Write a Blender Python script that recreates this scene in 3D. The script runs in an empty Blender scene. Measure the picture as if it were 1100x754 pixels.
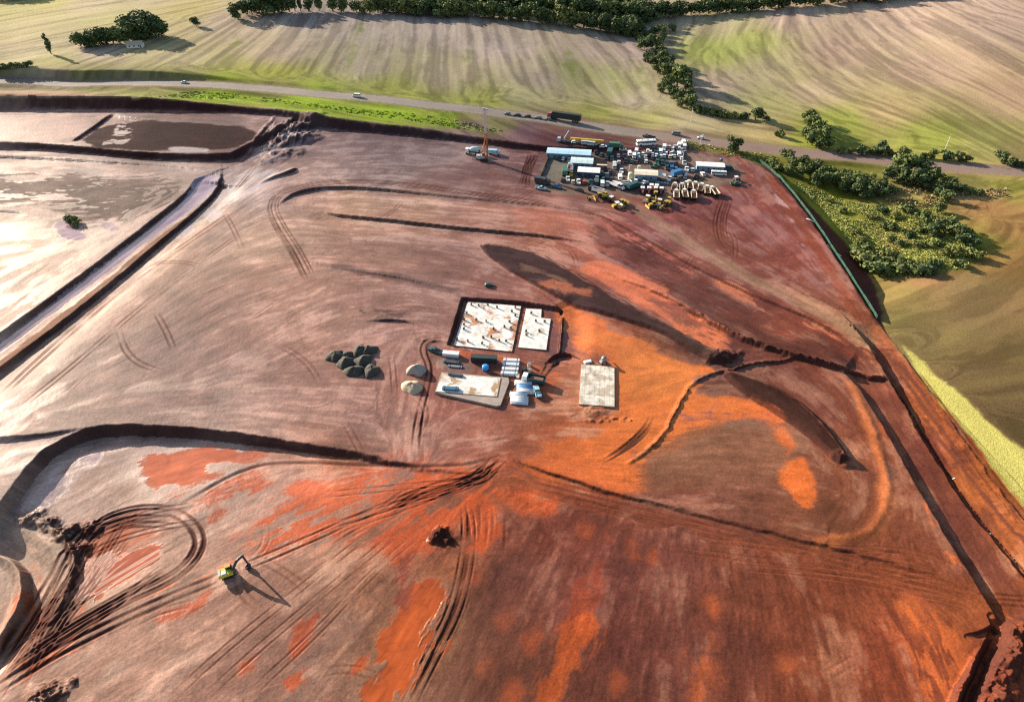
import bpy, math, random
EXPO = 1.3
import numpy as np
random.seed(7)
C = bpy.context.scene.collection
# ------------------------------------------------------------------ camera model
TH = math.radians(39.0); CH = 170.0; F = 733.0
ST, CT = math.sin(TH), math.cos(TH)
def ray(px, py):
    a = (px - 550.0) / F; b = (377.0 - py) / F
    return a, CT + b * ST, -ST + b * CT
def unp(px, py, z=0.0):
    a, b, c = ray(px, py); t = (CH - z) / (-c)
    return a * t, b * t
def proj0(x, y, z=0.0):
    dz = z - CH
    dep = y * CT - dz * ST
    return 550 + F * x / dep, 377 - F * (y * ST + dz * CT) / dep
SUN_EL, SUN_AZ = 18.0, 52.0        # degrees; the sun stands to the left of straight ahead
# ------------------------------------------------------------------ noise
RT = np.random.RandomState(3).rand(16, 256, 256).astype(np.float32)
def vn(x, y, seed=0):
    T = RT[seed % 16]
    xf = np.floor(x); yf = np.floor(y)
    fx = (x - xf).astype(np.float32); fy = (y - yf).astype(np.float32)
    xi = xf.astype(np.int32) & 255; yi = yf.astype(np.int32) & 255
    x1 = (xi + 1) & 255; y1 = (yi + 1) & 255
    fx = fx * fx * (3 - 2 * fx); fy = fy * fy * (3 - 2 * fy)
    a = T[yi, xi]; b = T[yi, x1]; c = T[y1, xi]; d = T[y1, x1]
    e = a + (b - a) * fx
    return e + (c + (d - c) * fx - e) * fy - 0.5          # -.5 .. .5
def fbm(x, y, lam, n=4, seed=0, gain=0.55):
    r = 0; a = 1.0
    for i in range(n):
        cs, sn = math.cos(i * 1.3 + 0.4), math.sin(i * 1.3 + 0.4)
        r = r + a * vn((x * cs - y * sn) / lam + 13.7 * i, (x * sn + y * cs) / lam + 7.1 * i, seed + i)
        a *= gain; lam *= 0.5
    return r
def sst(a, b, x):
    t = np.clip((x - a) / (b - a), 0, 1); return t * t * (3 - 2 * t)
# ------------------------------------------------------------------ grid
def axis(lo, hi, step, a, b):
    mid = np.arange(lo, hi + 1e-6, step)
    up = [hi]; s = step
    while up[-1] < b: s *= 1.16; up.append(up[-1] + s)
    dn = [lo]; s = step
    while dn[-1] > a: s *= 1.16; dn.append(dn[-1] - s)
    up[-1] = b; dn[-1] = a
    return np.concatenate([np.array(dn[1:][::-1]), mid, np.array(up[1:])])
STEP = 0.85
UA = axis(-24, 1124, STEP, -900, 2000); VA = axis(-8, 762, STEP, -196, 1060)
NU, NV = len(UA), len(VA)
UU, VV = np.meshgrid(UA, VA)
GX, GY = unp(UU, VV)
GX = GX.astype(np.float32); GY = GY.astype(np.float32)
SP = (np.hypot(GX, GY + 0) * 0 + (CH / np.maximum(1e-3, -(ray(UU, VV)[2])) / F * STEP)).astype(np.float32)
SPD = SP / np.maximum(0.05, CH / np.sqrt(CH**2 + GX**2 + GY**2))       # spacing in depth, metres
Z = np.zeros_like(GX)
def lookup(A, x, y):
    u, v = proj0(np.asarray(x, float), np.asarray(y, float))
    fu = np.interp(u, UA, np.arange(NU)); fv = np.interp(v, VA, np.arange(NV))
    i = np.clip(fu.astype(int), 0, NU - 2); j = np.clip(fv.astype(int), 0, NV - 2)
    a = fu - i; b = fv - j
    return (A[j, i] * (1 - a) + A[j, i + 1] * a) * (1 - b) + (A[j + 1, i] * (1 - a) + A[j + 1, i + 1] * a) * b
def hit(px, py, A=None):
    A = Z if A is None else A
    z = 0.0
    for _ in range(8):
        x, y = unp(px, py, z); z = 0.5 * z + 0.5 * float(lookup(A, x, y))
    x, y = unp(px, py, z)
    return x, y, float(lookup(A, x, y))
ZM = None                                              # macro heights, used to place later features
def W(pts, z=0.0):
    if z is None: return np.array([hit(p[0], p[1], ZM)[:2] for p in pts])
    return np.array([unp(p[0], p[1], z) for p in pts])
def window(P, m):
    u0, v0 = proj0(P[:, 0] - m, P[:, 1] + m); u1, v1 = proj0(P[:, 0] + m, P[:, 1] - m)
    u2, v2 = proj0(P[:, 0] - m, P[:, 1] - m); u3, v3 = proj0(P[:, 0] + m, P[:, 1] + m)
    ua = min(u0.min(), u2.min()); ub = max(u1.max(), u3.max())
    va = min(v0.min(), v3.min()); vb = max(v1.max(), v2.max())
    i0, i1 = np.searchsorted(UA, [ua, ub]); j0, j1 = np.searchsorted(VA, [va, vb])
    return slice(max(0, j0 - 1), min(NV, j1 + 1)), slice(max(0, i0 - 1), min(NU, i1 + 1))
def smooth(P, n=3, closed=False):
    P = np.asarray(P, float)
    for _ in range(n):
        if closed: Q = np.roll(P, -1, 0)
        else: Q = P[1:]
        A = P if closed else P[:-1]
        R = np.empty((2 * len(A), P.shape[1])); R[0::2] = .75 * A + .25 * Q; R[1::2] = .25 * A + .75 * Q
        P = R if closed else np.vstack([P[:1], R, P[-1:]])
    return P
def pdist(P, sl, vals=None, closed=False):
    """signed distance (left of travel positive) to a polyline, the value carried along it and arc length"""
    x = GX[sl]; y = GY[sl]
    D = np.full(x.shape, 1e9, np.float32); S = np.zeros(x.shape, np.float32); H = np.zeros(x.shape, np.float32); L = np.zeros(x.shape, np.float32)
    acc = 0.0; n = len(P)
    for k in range(n if closed else n - 1):
        a = P[k]; b = P[(k + 1) % n]; ex, ey = b - a; l2 = ex * ex + ey * ey
        if l2 < 1e-9: continue
        t = np.clip(((x - a[0]) * ex + (y - a[1]) * ey) / l2, 0, 1)
        qx = x - (a[0] + t * ex); qy = y - (a[1] + t * ey)
        d = qx * qx + qy * qy
        m = d < D
        D[m] = d[m]; S[m] = np.where(ex * qy - ey * qx >= 0, 1, -1)[m]
        ln = math.sqrt(l2); L[m] = (acc + t * ln)[m]
        if vals is not None: H[m] = (vals[k] + t * (vals[(k + 1) % n] - vals[k]))[m]
        acc += ln
    return np.sqrt(D) * S, H, L
def sdf(P, sl):
    """distance to a polygon, negative inside"""
    x = GX[sl]; y = GY[sl]; D = np.full(x.shape, 1e9, np.float32); ins = np.zeros(x.shape, bool); n = len(P)
    for k in range(n):
        a = P[k]; b = P[(k + 1) % n]; ex, ey = b - a; l2 = ex * ex + ey * ey
        if l2 < 1e-9: continue
        t = np.clip(((x - a[0]) * ex + (y - a[1]) * ey) / l2, 0, 1)
        D = np.minimum(D, (x - a[0] - t * ex) ** 2 + (y - a[1] - t * ey) ** 2)
        c = (a[1] > y) != (b[1] > y)
        if ey != 0: ins ^= c & (x < (y - a[1]) * ex / ey + a[0])
    return np.where(ins, -1, 1) * np.sqrt(D)
def idw(pts, power=3.0, ys=1.7, soft=6.0):
    """scattered image-located samples -> smooth field over the grid"""
    cu = np.linspace(UA[0], UA[-1], 400); cv = np.linspace(VA[0], VA[-1], 260)
    cu = np.unique(np.concatenate([np.arange(-30, 1131, 8.0), np.linspace(UA[0], UA[-1], 60)]))
    cv = np.unique(np.concatenate([np.arange(-10, 770, 6.0), np.linspace(VA[0], VA[-1], 50)]))
    A, B = np.meshgrid(cu, cv); p = np.array(pts, float); w = []
    for q in p: w.append(1.0 / ((A - q[0]) ** 2 + ((B - q[1]) * ys) ** 2 + soft ** 2) ** (power / 2))
    w = np.array(w); w /= w.sum(0)
    out = []
    fi = np.interp(UA, cu, np.arange(len(cu))); fj = np.interp(VA, cv, np.arange(len(cv)))
    i = np.clip(fi.astype(int), 0, len(cu) - 2); j = np.clip(fj.astype(int), 0, len(cv) - 2)
    a = (fi - i)[None, :]; b = (fj - j)[:, None]
    for c in range(2, p.shape[1]):
        f = np.tensordot(p[:, c], w, 1)
        out.append(((f[j][:, i] * (1 - a) + f[j][:, i + 1] * a) * (1 - b) + (f[j + 1][:, i] * (1 - a) + f[j + 1][:, i + 1] * a) * b).astype(np.float32))
    return out
# ------------------------------------------------------------------ height features
def scarp(pts, low='R', Lh=0.0, Ll=20.0, w=2.0, fh=0.0, rough=0.0, z=0.0):
    P0 = smooth([(p[0], p[1], p[2]) for p in pts], 2)
    P = W(P0, z); hv = P0[:, 2]
    m = max(Lh if fh > 0 else w, Ll if fh < 1 else w) + w + 1
    sl = window(P, m); d, h, L = pdist(P, sl, hv)
    if low == 'L': d = -d
    rough = max(rough, .3)
    if rough: d = d + 1.2 * rough * fbm(GX[sl], GY[sl], 5 * rough + 2, 4, 5)
    hi = sst(-w / 2, w / 2, d)                          # 1 on the high side
    dz = 0
    if fh > 0: dz = dz + fh * hi * (1 - sst(0, max(Lh, .1), d))
    if fh < 1: dz = dz - (1 - fh) * (1 - hi) * (1 - sst(.3 * Ll, Ll, -d))
    Z[sl] += h * dz
def ridge(pts, w, rough=0.3, z=None, flat=0.0):
    P0 = smooth([(p[0], p[1], p[2]) for p in pts], 2); P = W(P0, z)
    sl = window(P, w * 3 + flat + 2); d, h, L = pdist(P, sl, P0[:, 2])
    d = np.abs(d + rough * w * 2 * vn(L / 3.0, d * 0, 2))
    d = np.maximum(d - flat, 0)
    Z[sl] += h * np.exp(-(d / w) ** 2) * (1 + rough * 1.6 * fbm(GX[sl], GY[sl], 2.5 * w, 3, 8))
def level(pts, dz, slope=1.0, z=0.0, rough=0.0, sm=1):
    P = W(smooth(pts, sm, True), z)
    sl = window(P, abs(dz) / slope + 2)
    d = sdf(P, sl)
    if rough: d = d + rough * fbm(GX[sl], GY[sl], 5, 3, 4)
    Z[sl] += math.copysign(1, dz) * np.clip((-d) * slope + abs(dz) * .5, 0, abs(dz))
def heap(px, py, r, h, rough=0.35, el=1.0, ang=0.0, z=None):
    x, y = (hit(px, py, ZM) if z is None else unp(px, py, z))[:2]
    sl = window(np.array([[x, y]]), r * 1.6 * max(1, el))
    dx = GX[sl] - x; dy = GY[sl] - y; c, s = math.cos(ang), math.sin(ang)
    dx, dy = (dx * c + dy * s) / el, -dx * s + dy * c
    d = np.sqrt(dx * dx + dy * dy) / r * (1 + 0.6 * fbm(GX[sl], GY[sl], r * 1.2, 3, 3))
    Z[sl] += h * np.clip(1.05 - d, 0, 1) ** 1.0 * (1 + rough * 2 * fbm(GX[sl], GY[sl], r * .5, 3, 9))
def lin(c):
    c = np.asarray(c, float) / 255.0
    return np.where(c <= 0.04045, c / 12.92, ((c + 0.055) / 1.055) ** 2.4)
KEXP = 1.3
def alb(c): return (lin(c) / KEXP).astype(np.float32)
COL = None; RO = None; VAR = None; PINM = np.zeros_like(GX)
def mixcol(sl, m, c):
    COL[sl] += (alb(c) - COL[sl]) * m[..., None]
def tracks(pts, offs=(-1.0, 1.0), w=0.45, dep=0.3, col=(84, 48, 42), cs=0.6, berm=0.35, dash=0.35, z=None):
    w *= .72; dep *= .42
    P = W(smooth(pts, 3), z)
    mo = max(abs(o) for o in offs)
    sl = window(P, mo + 4 * w + 1); d, _, L = pdist(P, sl)
    amp = np.clip(0.75 + 1.9 * dash * vn(L / 7.0, d * 0 + 3, 1) * 2, 0, 1.3)
    end = sst(0, 14, L) * sst(0, 14, L.max() - L)
    m = 0; dz = 0
    wv = 0.5 * vn(L / 9.0, d * 0 + 9, 6) * min(1.0, w * 2)
    for o in offs:
        e = d - o + wv
        dz = dz - dep * np.exp(-(e / w) ** 2) + berm * dep * (np.exp(-((e - 1.9 * w) / (.8 * w)) ** 2) + np.exp(-((e + 1.9 * w) / (.8 * w)) ** 2)) * (0.7 + 1.2 * vn(L / 1.3, e * 0 + o, 3))
        m = np.maximum(m, np.exp(-(e / (w * 1.15)) ** 2)) if not np.isscalar(m) else np.exp(-(e / (w * 1.15)) ** 2)
    Z[sl] += dz * amp * end
    if cs:
        q = np.clip(m * amp * end * cs * 1.15, 0, 1); mixcol(sl, q, col)  # dark rut colour: wet clay and the shadow inside the ruts together
        if RO is not None: RO[sl] += (.85 - RO[sl]) * np.clip(q * 1.5, 0, 1)
def patch(pts, c, feather=1.5, edge=1.5, lam=8.0, a=1.0, rough=None, z=None, blotch=None, sm=2, dz=0.0, halo=None, pin=None):
    P = W(smooth(pts, sm, True), z)
    sl = window(P, feather * 2 + edge * 2 + (8 if halo else 0))
    d = sdf(P, sl) + edge * 2.0 * fbm(GX[sl], GY[sl], lam, 5, 11) + edge * .8 * LICB[sl] + .25 * edge * L1[sl]
    if halo is not None:
        hm = sst(halo[1], 0.0, d) * (d > -feather); mixcol(sl, np.clip(hm * halo[2], 0, 1), halo[0])
    m = sst(feather, -feather, d)
    if blotch is not None:
        th, sc = blotch
        m = m * sst(-0.12, 0.12, LICB[sl] * .9 + 0.6 * fbm(GX[sl], GY[sl], sc, 5, 13) - th)
    m = m * a
    COL[sl] += (alb(c) * np.exp(.75 * np.clip(VAR[sl], -.8, .8))[..., None] - COL[sl]) * m[..., None]
    if rough is not None: RO[sl] += (rough - RO[sl]) * np.clip(m * 1.2, 0, 1)
    if dz: Z[sl] += dz * m
    if pin is not None:
        REG[sl][m > 0.55] = pin
        if pin == 9: PINM[sl] = np.maximum(PINM[sl], np.clip(m * 1.1, 0, 1))
    return sl, m
# ================================================================== TERRAIN: heights
ZPTS = [(-600,60,9),(-500,100,11),(0,96,11),(120,100,10.5),(0,60,10),(0,20,13),(300,114,7),(300,60,9),(300,10,13),(430,130,4.8),(520,142,3.4),(550,60,6),(550,20,10),
  (600,140,2.2),(700,142,.6),(650,125,1.5),(750,100,2),(700,60,3),(720,20,6),(800,130,.2),(760,150,.2),(870,150,-.5),(1000,170,-1),(1100,180,-1.5),(1000,100,3),(1050,30,12),
  (1400,100,4),(900,205,-6),(945,250,-7),(895,185,-3),(945,290,-6),(1000,250,-5),(1050,240,-3),(1000,330,-2.2),(972,365,-.1),(1060,350,-1.8),
  (1100,450,-.2),(1100,300,-2.2),(1040,450,0),(1120,540,0),(1300,600,-1),(-600,-150,30),(400,-120,40),(1000,-120,40),(1800,-100,30),(600,0,10),(850,10,9)]
ZOUT, = idw(ZPTS, 3.0); ZSOFT, = idw(ZPTS, 3.0, 1.7, 70.0); ZSOFT2, = idw(ZPTS, 3.0, 1.7, 30.0)
rw = sst(930, 1040, UU) * sst(170, 230, VV); ZOUT = ZOUT * (1 - rw) - .15 * rw
rw = sst(90, 60, VV); ZOUT = ZOUT * (1 - rw) + ZSOFT2 * rw
CRX = [-1500,0,110,160,240,300,345,400,470,520,560,600,650,700,760]
CRY = [100,102,103,106,111,117,125,131,140,148,154,158,160,159,161]
CRH = [11,11,10.6,9.6,8,7.2,6.2,5.5,4.5,3.6,3,2.2,1.2,.6,.2]
crest = [unp(x, y, h) for x, y, h in zip(CRX, CRY, CRH)]
zero = [(p[0], p[1] - h / 1.1) for p, h in zip(crest, CRH)]
SITE = np.array(zero + [unp(*p) for p in [(790,166),(812,176),(835,190),(868,232),(900,280),(935,335),(955,362),(1000,420),(1050,474),(1100,528),(1250,690),(1500,960),(1500,1040),(-800,1040),(-880,400)]])
full = (slice(0, NV), slice(0, NU))
DS = sdf(SITE, full)
rg = DS + 0.9 * fbm(GX, GY, 9, 3, 2)
TER = np.zeros_like(Z)
# upper terrace with the two ponds
def plate(pts, h, slope, z, rough=0.5):
    P = W(smooth(pts, 1, True), z); sl = window(P, 12)
    d = sdf(P, sl) + rough * fbm(GX[sl], GY[sl], 6, 3, 4)
    o = np.zeros_like(Z); o[sl] = np.clip(-d * slope, 0, h); return o
TER = plate([(-900,118),(-300,108),(0,108),(200,108),(330,120),(308,135),(285,148),(262,160),(246,168),(150,166),(75,158),(0,154),(-500,148),(-900,146)], 3.4, 1.15, 3.4)
up = np.minimum(ZOUT, 1.1 * np.maximum(rg, 0)); dn = np.maximum(ZOUT, -.62 * np.maximum(rg, 0))
Z[:] = np.where(rg > 0, np.where(ZOUT > 0, up, dn), 0)
Z[:] = np.where(TER > 0, np.maximum(Z, TER), Z)
Z += np.where(DS > 0, 1, 0) * sst(0, 60, DS) * .5 * fbm(GX, GY, 160, 2, 6)
Z += 0.10 * fbm(GX, GY, 30, 3, 1) * (DS < 0)
# cut bank above the highway
scarp([(-900,75,7),(-300,78.5,7),(0,80,7),(110,81,6.4),(200,83.5,4.6),(260,88,2.8),(330,94,1.3),(400,101.5,.4),(450,107,0)], 'R', Ll=48, w=3.5, z=9.5)
# big pit on the lower left
ZL, = idw([(0,560,-3.9),(60,500,-4),(110,480,-4),(180,480,-3.9),(250,485,-3.4),(330,495,-2.7),(390,505,-1.9),(435,512,-.9),(500,520,-.25),(560,520,0),(100,600,-3.8),(100,700,-3.5),(200,650,-3.2),(300,600,-2.6),(300,700,-2.5),(400,600,-1.5),(420,700,-1.6),(500,620,-.7),(550,720,-.7),(650,650,0),(800,600,0),(1000,700,0),(0,754,-3.6),(-300,800,-3.6),(500,900,-1),(1500,800,0)], 2.6, 1.2, 24.0)
def pit():
    P = W(smooth([(-900,900),(-300,720),(-40,600),(0,546),(28,505),(60,472),(110,457),(180,459),(250,466),(330,479),(390,489),(435,500),(520,514),(640,540),(1060,660),(1700,860)], 2))
    d, _, _ = pdist(P, full); d = d + .55 * fbm(GX, GY, 4, 4, 5)
    Z[:] += ZL * (1 - sst(-1.5, 1.5, d))
pit()
scarp([(-200,480,1.2),(0,471,1.2),(40,467,1.0),(66,463,.9),(88,460,.2)], 'R', Ll=9, w=1.5, rough=.4)
# pond divider, ledges
scarp([(124,122,0),(116,125,1.3),(94,141,1.3),(80,150,1.1),(77,152.5,0)], 'L', Ll=40, w=1.6, z=3.4)
scarp([(-300,160,1.2),(0,167,1.2),(110,173,1.1),(190,178,.9),(228,186,.3)], 'R', Ll=12, w=1.5, rough=.4)
scarp([(-200,222,.9),(0,226,.9),(20,228,.8),(30,231,0)], 'R', Ll=10, w=1.2, rough=.3)
# drainage channel
scarp([(-400,640,2.1),(0,360,2.1),(90,294,2.0),(163,238,1.9),(205,204,1.8),(209,193,1.6),(222,188,.3)], 'R', Ll=32, w=2.2, rough=.25)
scarp([(-400,690,2.3),(0,392,2.3),(93,322,2.2),(171,257,2.1),(222,215,2.0),(238,192,1.6),(238,184,.2)], 'R', Lh=7, Ll=22, fh=.2, w=1.8, rough=.25)
# dumped spoil between terrace and main floor
for (x, y, r, h, e, a) in [(328,137,8,2.4,2.2,.7),(313,142,8,2.6,2.2,.7),(322,150,9,2.8,2,.6),(300,150,7,1.7,1.8,.7),(306,165,8,2.0,1.6,.3),(296,158,6,1.5,1.6,.7),(291,172,6,1.2,1.8,.4),(280,160,6,1.0,1.5,.6)]:
    heap(x, y, r, h, .45, e, a, z=0)
ridge([(296,128,.4),(285,142,1.2),(272,158,1.2),(260,170,.3)], 1.4, .4, z=1.5)
for k in range(7):
    x = 290 + k * 7; ridge([(x + 8, 132 + k * .6, .2), (x, 142, .8), (x - 10, 153, .2)], .7, .5, z=2)
scarp([(278,199,0),(290,193,.9),(310,187,1.6),(318,183,1.6),(320,181,0)], 'R', Lh=6, fh=1, w=1.0)
# long scarps across the plateau
scarp([(346,226,0),(352,230,.9),(380,233,1.4),(430,238,1.5),(500,246,1.4),(570,252,1.2),(610,257,.8),(645,264,.1)], 'R', Ll=16, Lh=10, fh=.3, w=1.2, rough=.15)
scarp([(300,220,.1),(306,214,.8),(318,206,1.3),(345,200.5,1.5),(385,200.5,1.4),(440,206,1.1),(540,216,.8),(600,222,.7),(640,229,.7),(665,240,1.1),(700,260,1.2),(740,283,1.2),(780,303,1.2),(830,325,1.1),(880,345,1.1),(920,372,1.6),(940,392,2.0),(948,402,.3)], 'R', Ll=14, w=1.4, rough=.2)
scarp([(640,290,.3),(690,308,.8),(720,322,1.1),(760,345,1.4),(800,367,1.5),(850,383,1.6),(900,395,1.9),(945,404,1.8),(955,406,.2)], 'R', Lh=5, Ll=12, fh=.6, w=1.5, rough=1.0)
ridge([(690,308,.2),(740,333,.6),(800,366,.8),(860,384,.9),(915,398,1.0),(948,403,.3)], 1.1, .8, z=0)
# long tongue of dark fill
level([(514,261),(541,264),(576,272),(609,289),(653,316),(691,336),(727,356),(762,375),(790,389),(770,391),(756,385),(726,366),(691,350),(653,339),(614,327),(582,310),(554,295),(523,275)], 1.3, .8, rough=.6)
# causeway on the right
level([(782,398),(820,410),(849,426),(868,441),(888,461),(911,493),(898,498),(877,475),(855,459),(834,444),(806,427),(777,405)], 1.7, .9, rough=.4)
heap(906, 494, 4.0, 1.3, .3, 1, 0, z=0)
# sunken haul strip along the right edge
scarp([(905,398,.4),(915,402,1.5),(945,447,1.9),(985,518,2.0),(1020,578,2.0),(1055,633,2.0),(1074,664,1.6),(1080,672,.2)], 'L', Ll=26, w=1.7, rough=.2)
scarp([(908,345,.2),(925,358,2.2),(946,385,3.0),(975,424,2.6),(1000,468,1.9),(1040,530,1.4),(1100,605,1.4),(1200,720,1.4)], 'R', Lh=0, Ll=.1, w=.3)
def trench(pts, w, slope=1.0, rough=.4, z=0.0):
    P0 = smooth(pts, 2); P = W(P0, z); sl = window(P, w + 6); d, h, L = pdist(P, sl, P0[:, 2])
    d = np.abs(d + rough * fbm(GX[sl], GY[sl], 5, 3, 7))
    Z[sl] -= np.clip((w / 2 - d) * slope + h * .5, 0, h)
scarp([(915,348,.3),(928,362,2.2),(946,388,3.0),(973,428,2.4),(998,474,1.6),(1040,538,1.2),(1100,612,1.1),(1200,730,1.1)], 'L', Ll=11, w=1.6, rough=.7)
def slope_right():
    P = W([(950,385),(1000,468),(1040,530),(1100,605),(1250,800)]); sl = window(P, 40); d, _, _ = pdist(P, sl)
    Z[sl] += np.clip(d - 2, 0, 14) * .05 * sst(0, 30, d) * sst(0, 9, -DS[sl])
slope_right()
for o, h in [(0, .35), (6, .3), (13, .45)]:
    ridge([(965 + o, 398, .1), (1000 + o, 445 - o * .3, h), (1050 + o, 512, h), (1100 + o, 575, h), (1200 + o, 690, h)], .8, .5, z=.6)
# trench and spoil banks in the lower right corner
trench([(1068,663,.3),(1076,675,2.0),(1070,692,2.4),(1056,716,2.4),(1042,750,2.4),(1020,810,2.4)], 3.0, 1.3, .3)
trench([(1040,684,.2),(1056,682,.8),(1070,674,1.2)], 1.6, 1.3, .3)
for o, h in [(-6.0, .7), (-9.5, .7), (-13, .6)]:
    P = [(1062 + o * .9 + 4, 692 - o * .4, .2), (1052 + o, 716, h), (1042 + o, 742, h), (1024 + o * 1.2, 790, h)]
    ridge(P, .65, .5, z=0)
for (x, y, h) in [(1092,688,1.8),(1088,700,1.6),(1080,716,1.9),(1076,734,1.9),(1068,752,1.8),(1098,676,1.5)]:
    heap(x, y, 4.2, h, .5, 1.4, 1.1, z=0)
ridge([(1078,684,.4),(1066,714,.8),(1054,748,.9),(1040,790,.9)], 1.1, .7, z=0)
# ring mound at the left edge
scarp([(-60,580,3.0),(-20,589,3.2),(10,595,3.6),(25,612,3.8),(26,640,3.8),(12,670,3.4),(-12,700,3),(-60,730,3)], 'L', Lh=4, Ll=10, fh=.45, w=2.2, rough=.4, z=-2)
scarp([(10,550,.2),(40,556,1.2),(68,570,1.7),(80,590,1.9),(80,612,1.8),(66,645,1.1),(48,672,.2)], 'L', Lh=3, Ll=30, fh=.7, w=1.6, rough=.6, z=-2)
for (x, y, r, h) in [(30,552,3.4,1.3),(52,556,3,1.2),(70,566,3.2,1.4),(82,562,2.6,1.3),(86,584,2.6,1.2),(96,566,3,1.2),(48,742,4,1.6),(40,750,3.4,1.4)]:
    heap(x, y, r, h, .6, 1.3, .4, z=-2)
# excavation around the slabs
def excav(pts, dep, slope=1.6):
    level(pts, -dep, slope, rough=.25, sm=0)
excav([(482,370),(497,320),(560,324),(604,331),(600,388),(560,386),(520,380)], 1.7)
excav([(463,424),(472,398),(500,399),(541,403),(546,410),(538,436),(500,432)], .0)
scarp([(596,326,.2),(605,333,1.7),(604,360,1.8),(600,384,1.6),(592,395,.2)], 'L', Ll=14, w=1.2)
scarp([(586,392,.2),(591,381,1.3),(601,376,1.6),(614,376.5,1.4),(625,385,.2)], 'R', Ll=8, w=1.1)
ridge([(455,365,.4),(470,366,.3),(484,368,.2)], .8, .4, z=0)
# churned soil dumped on the tongue, crater heap below
for k in range(16):
    heap(760 + random.random() * 32, 378 + random.random() * 14, 1.8 + random.random() * 1.4, .35 + random.random() * .45, .5, 1.6, .5, z=0)
ridge([(858,383,.5),(830,388,.9),(800,393,.9),(785,398,.9),(765,401,.6),(742,412,.5),(733,428,.55),(722,450,.55),(710,470,.5),(695,485,.45),(676,497,.3)], .75, .5, z=0)
for (x, y, r, h, e) in [(467,577,1.9,1.5,1.3),(474,571,2.0,1.5,1.2),(481,580,1.3,.8,1.2)]: heap(x, y, r, h, .6, e, .5, z=-.5)
heap(640, 440, 3.6, .5, .6, 1.7, .0, z=0)
for k in range(12): heap(628 + k * 4.2 + random.random() * 3, 449 + random.random() * 6 - k * .3, .6 + random.random() * .5, .3, .5, 1.2, 0, z=0)
# loop road kerb of soil
ridge([(908,404,.2),(925,430,.4),(938,460,.45),(950,500,.45),(955,525,.45),(950,555,.4),(928,574,.45),(900,580,.4),(870,581,.2)], 1.6, .25, z=0)
scarp([(545,492,.2),(580,505,.8),(620,518,1.0),(660,531,.8),(720,545,.7),(800,566,.6),(900,590,.6),(980,610,.4),(1050,636,.2)], 'R', Lh=6, Ll=10, fh=.5, w=1.6, rough=.5)
scarp([(395,345,.2),(410,344,.9),(435,345,.8),(450,350,.2)], 'R', Lh=4, Ll=5, fh=.6, w=.9, rough=.4)
scarp([(345,284,.2),(380,291,.5),(420,296,.7),(460,305,.5),(485,312,.1)], 'R', Ll=18, w=1.2, rough=.3)
ZM = Z.copy()
# ================================================================== flow directions
GS = [[(10,745),(120,680),(250,612),(380,552),(490,495)],[(120,754),(250,680),(370,600),(500,520)],[(240,754),(340,690),(430,600),(510,530)],[(330,754),(430,640),(500,560)],
 [(430,754),(480,650),(520,540)],[(520,754),(570,640),(610,550)],[(600,754),(640,640),(665,560)],[(700,754),(715,640),(720,580)],[(800,754),(800,640),(790,590)],[(900,754),(880,640),(860,600)],[(1010,754),(985,690),(950,620)],
 [(560,510),(700,548),(850,580),(1050,640)],[(1000,420),(1100,560)],[(950,400),(1000,480),(1070,600)],[(930,420),(980,510),(1050,640)],
 [(0,420),(100,345),(240,220),(290,190)],[(0,440),(60,400),(180,310)],[(0,330),(90,270),(190,200)],[(0,200),(100,205),(190,200)],[(0,240),(100,235)],[(0,135),(60,130),(110,128)],[(110,150),(260,150)],
 [(200,400),(280,360),(350,310)],[(150,430),(260,420),(380,430)],[(40,455),(200,445),(420,485)],[(80,420),(150,390),(230,340)],[(260,340),(320,320),(400,310)],
 [(330,240),(420,245),(560,262)],[(350,270),(450,280),(540,300)],[(320,205),(400,200),(560,215),(640,228)],[(340,170),(450,165),(560,180)],[(640,235),(700,265),(800,318),(920,380)],[(700,225),(800,290),(920,350)],[(800,180),(850,240),(930,340)],
 [(650,295),(720,325),(800,368)],[(620,340),(700,370),(780,400)],[(700,480),(780,470),(850,480)],[(690,520),(780,520),(880,530)],[(830,400),(880,440),(920,490)],[(700,420),(760,400),(850,380)],
 [(450,490),(450,440),(458,400)],[(480,470),(560,460),(620,460)],[(930,590),(960,540),(950,470)],[(20,560),(60,585),(60,630),(20,700)],[(80,560),(140,520),(200,500)],[(130,600),(200,560),(290,520)]]
GO = [[(395,18),(385,50),(368,82)],[(300,25),(270,50),(230,78)],[(200,38),(150,60),(100,78)],[(340,20),(318,55),(290,85)],[(440,20),(440,60),(430,90)],[(500,22),(503,60),(505,100)],[(560,30),(575,70),(592,110)],[(620,36),(660,70),(690,110)],[(655,40),(690,70),(702,105)],
 [(0,40),(100,22),(200,8)],[(0,66),(100,46),(240,18)],[(760,36),(737,65),(750,95),(790,115),(850,128)],[(820,18),(800,50),(830,90),(890,125),(960,150)],[(880,4),(895,40),(960,85),(1100,150)],[(940,2),(985,40),(1100,95)],[(1010,4),(1050,30),(1100,45)],
 [(955,310),(1020,290),(1065,255),(1060,225),(1010,212)],[(960,340),(1050,318),(1100,285)],[(990,385),(1060,370),(1100,350)],[(1030,420),(1100,410)],[(1070,230),(1100,222)],[(700,122),(780,138),(880,150),(1000,165)],[(550,112),(620,128),(720,140)],[(200,96),(300,108),(450,128)],[(970,360),(1030,430),(1100,510)],[(870,210),(930,270)]]
def gdirs(G):
    o = []
    for g in G:
        g = smooth(g, 1); P = W(g)
        for k in range(len(P) - 1):
            t = math.atan2(P[k+1][1] - P[k][1], P[k+1][0] - P[k][0])
            o.append(((g[k][0] + g[k+1][0]) / 2, (g[k][1] + g[k+1][1]) / 2, math.cos(2 * t), math.sin(2 * t)))
    return o
a1, b1 = idw(gdirs(GS), 3, 1.3, 4); a2, b2 = idw(gdirs(GO), 3, 2.2, 4)
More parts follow.
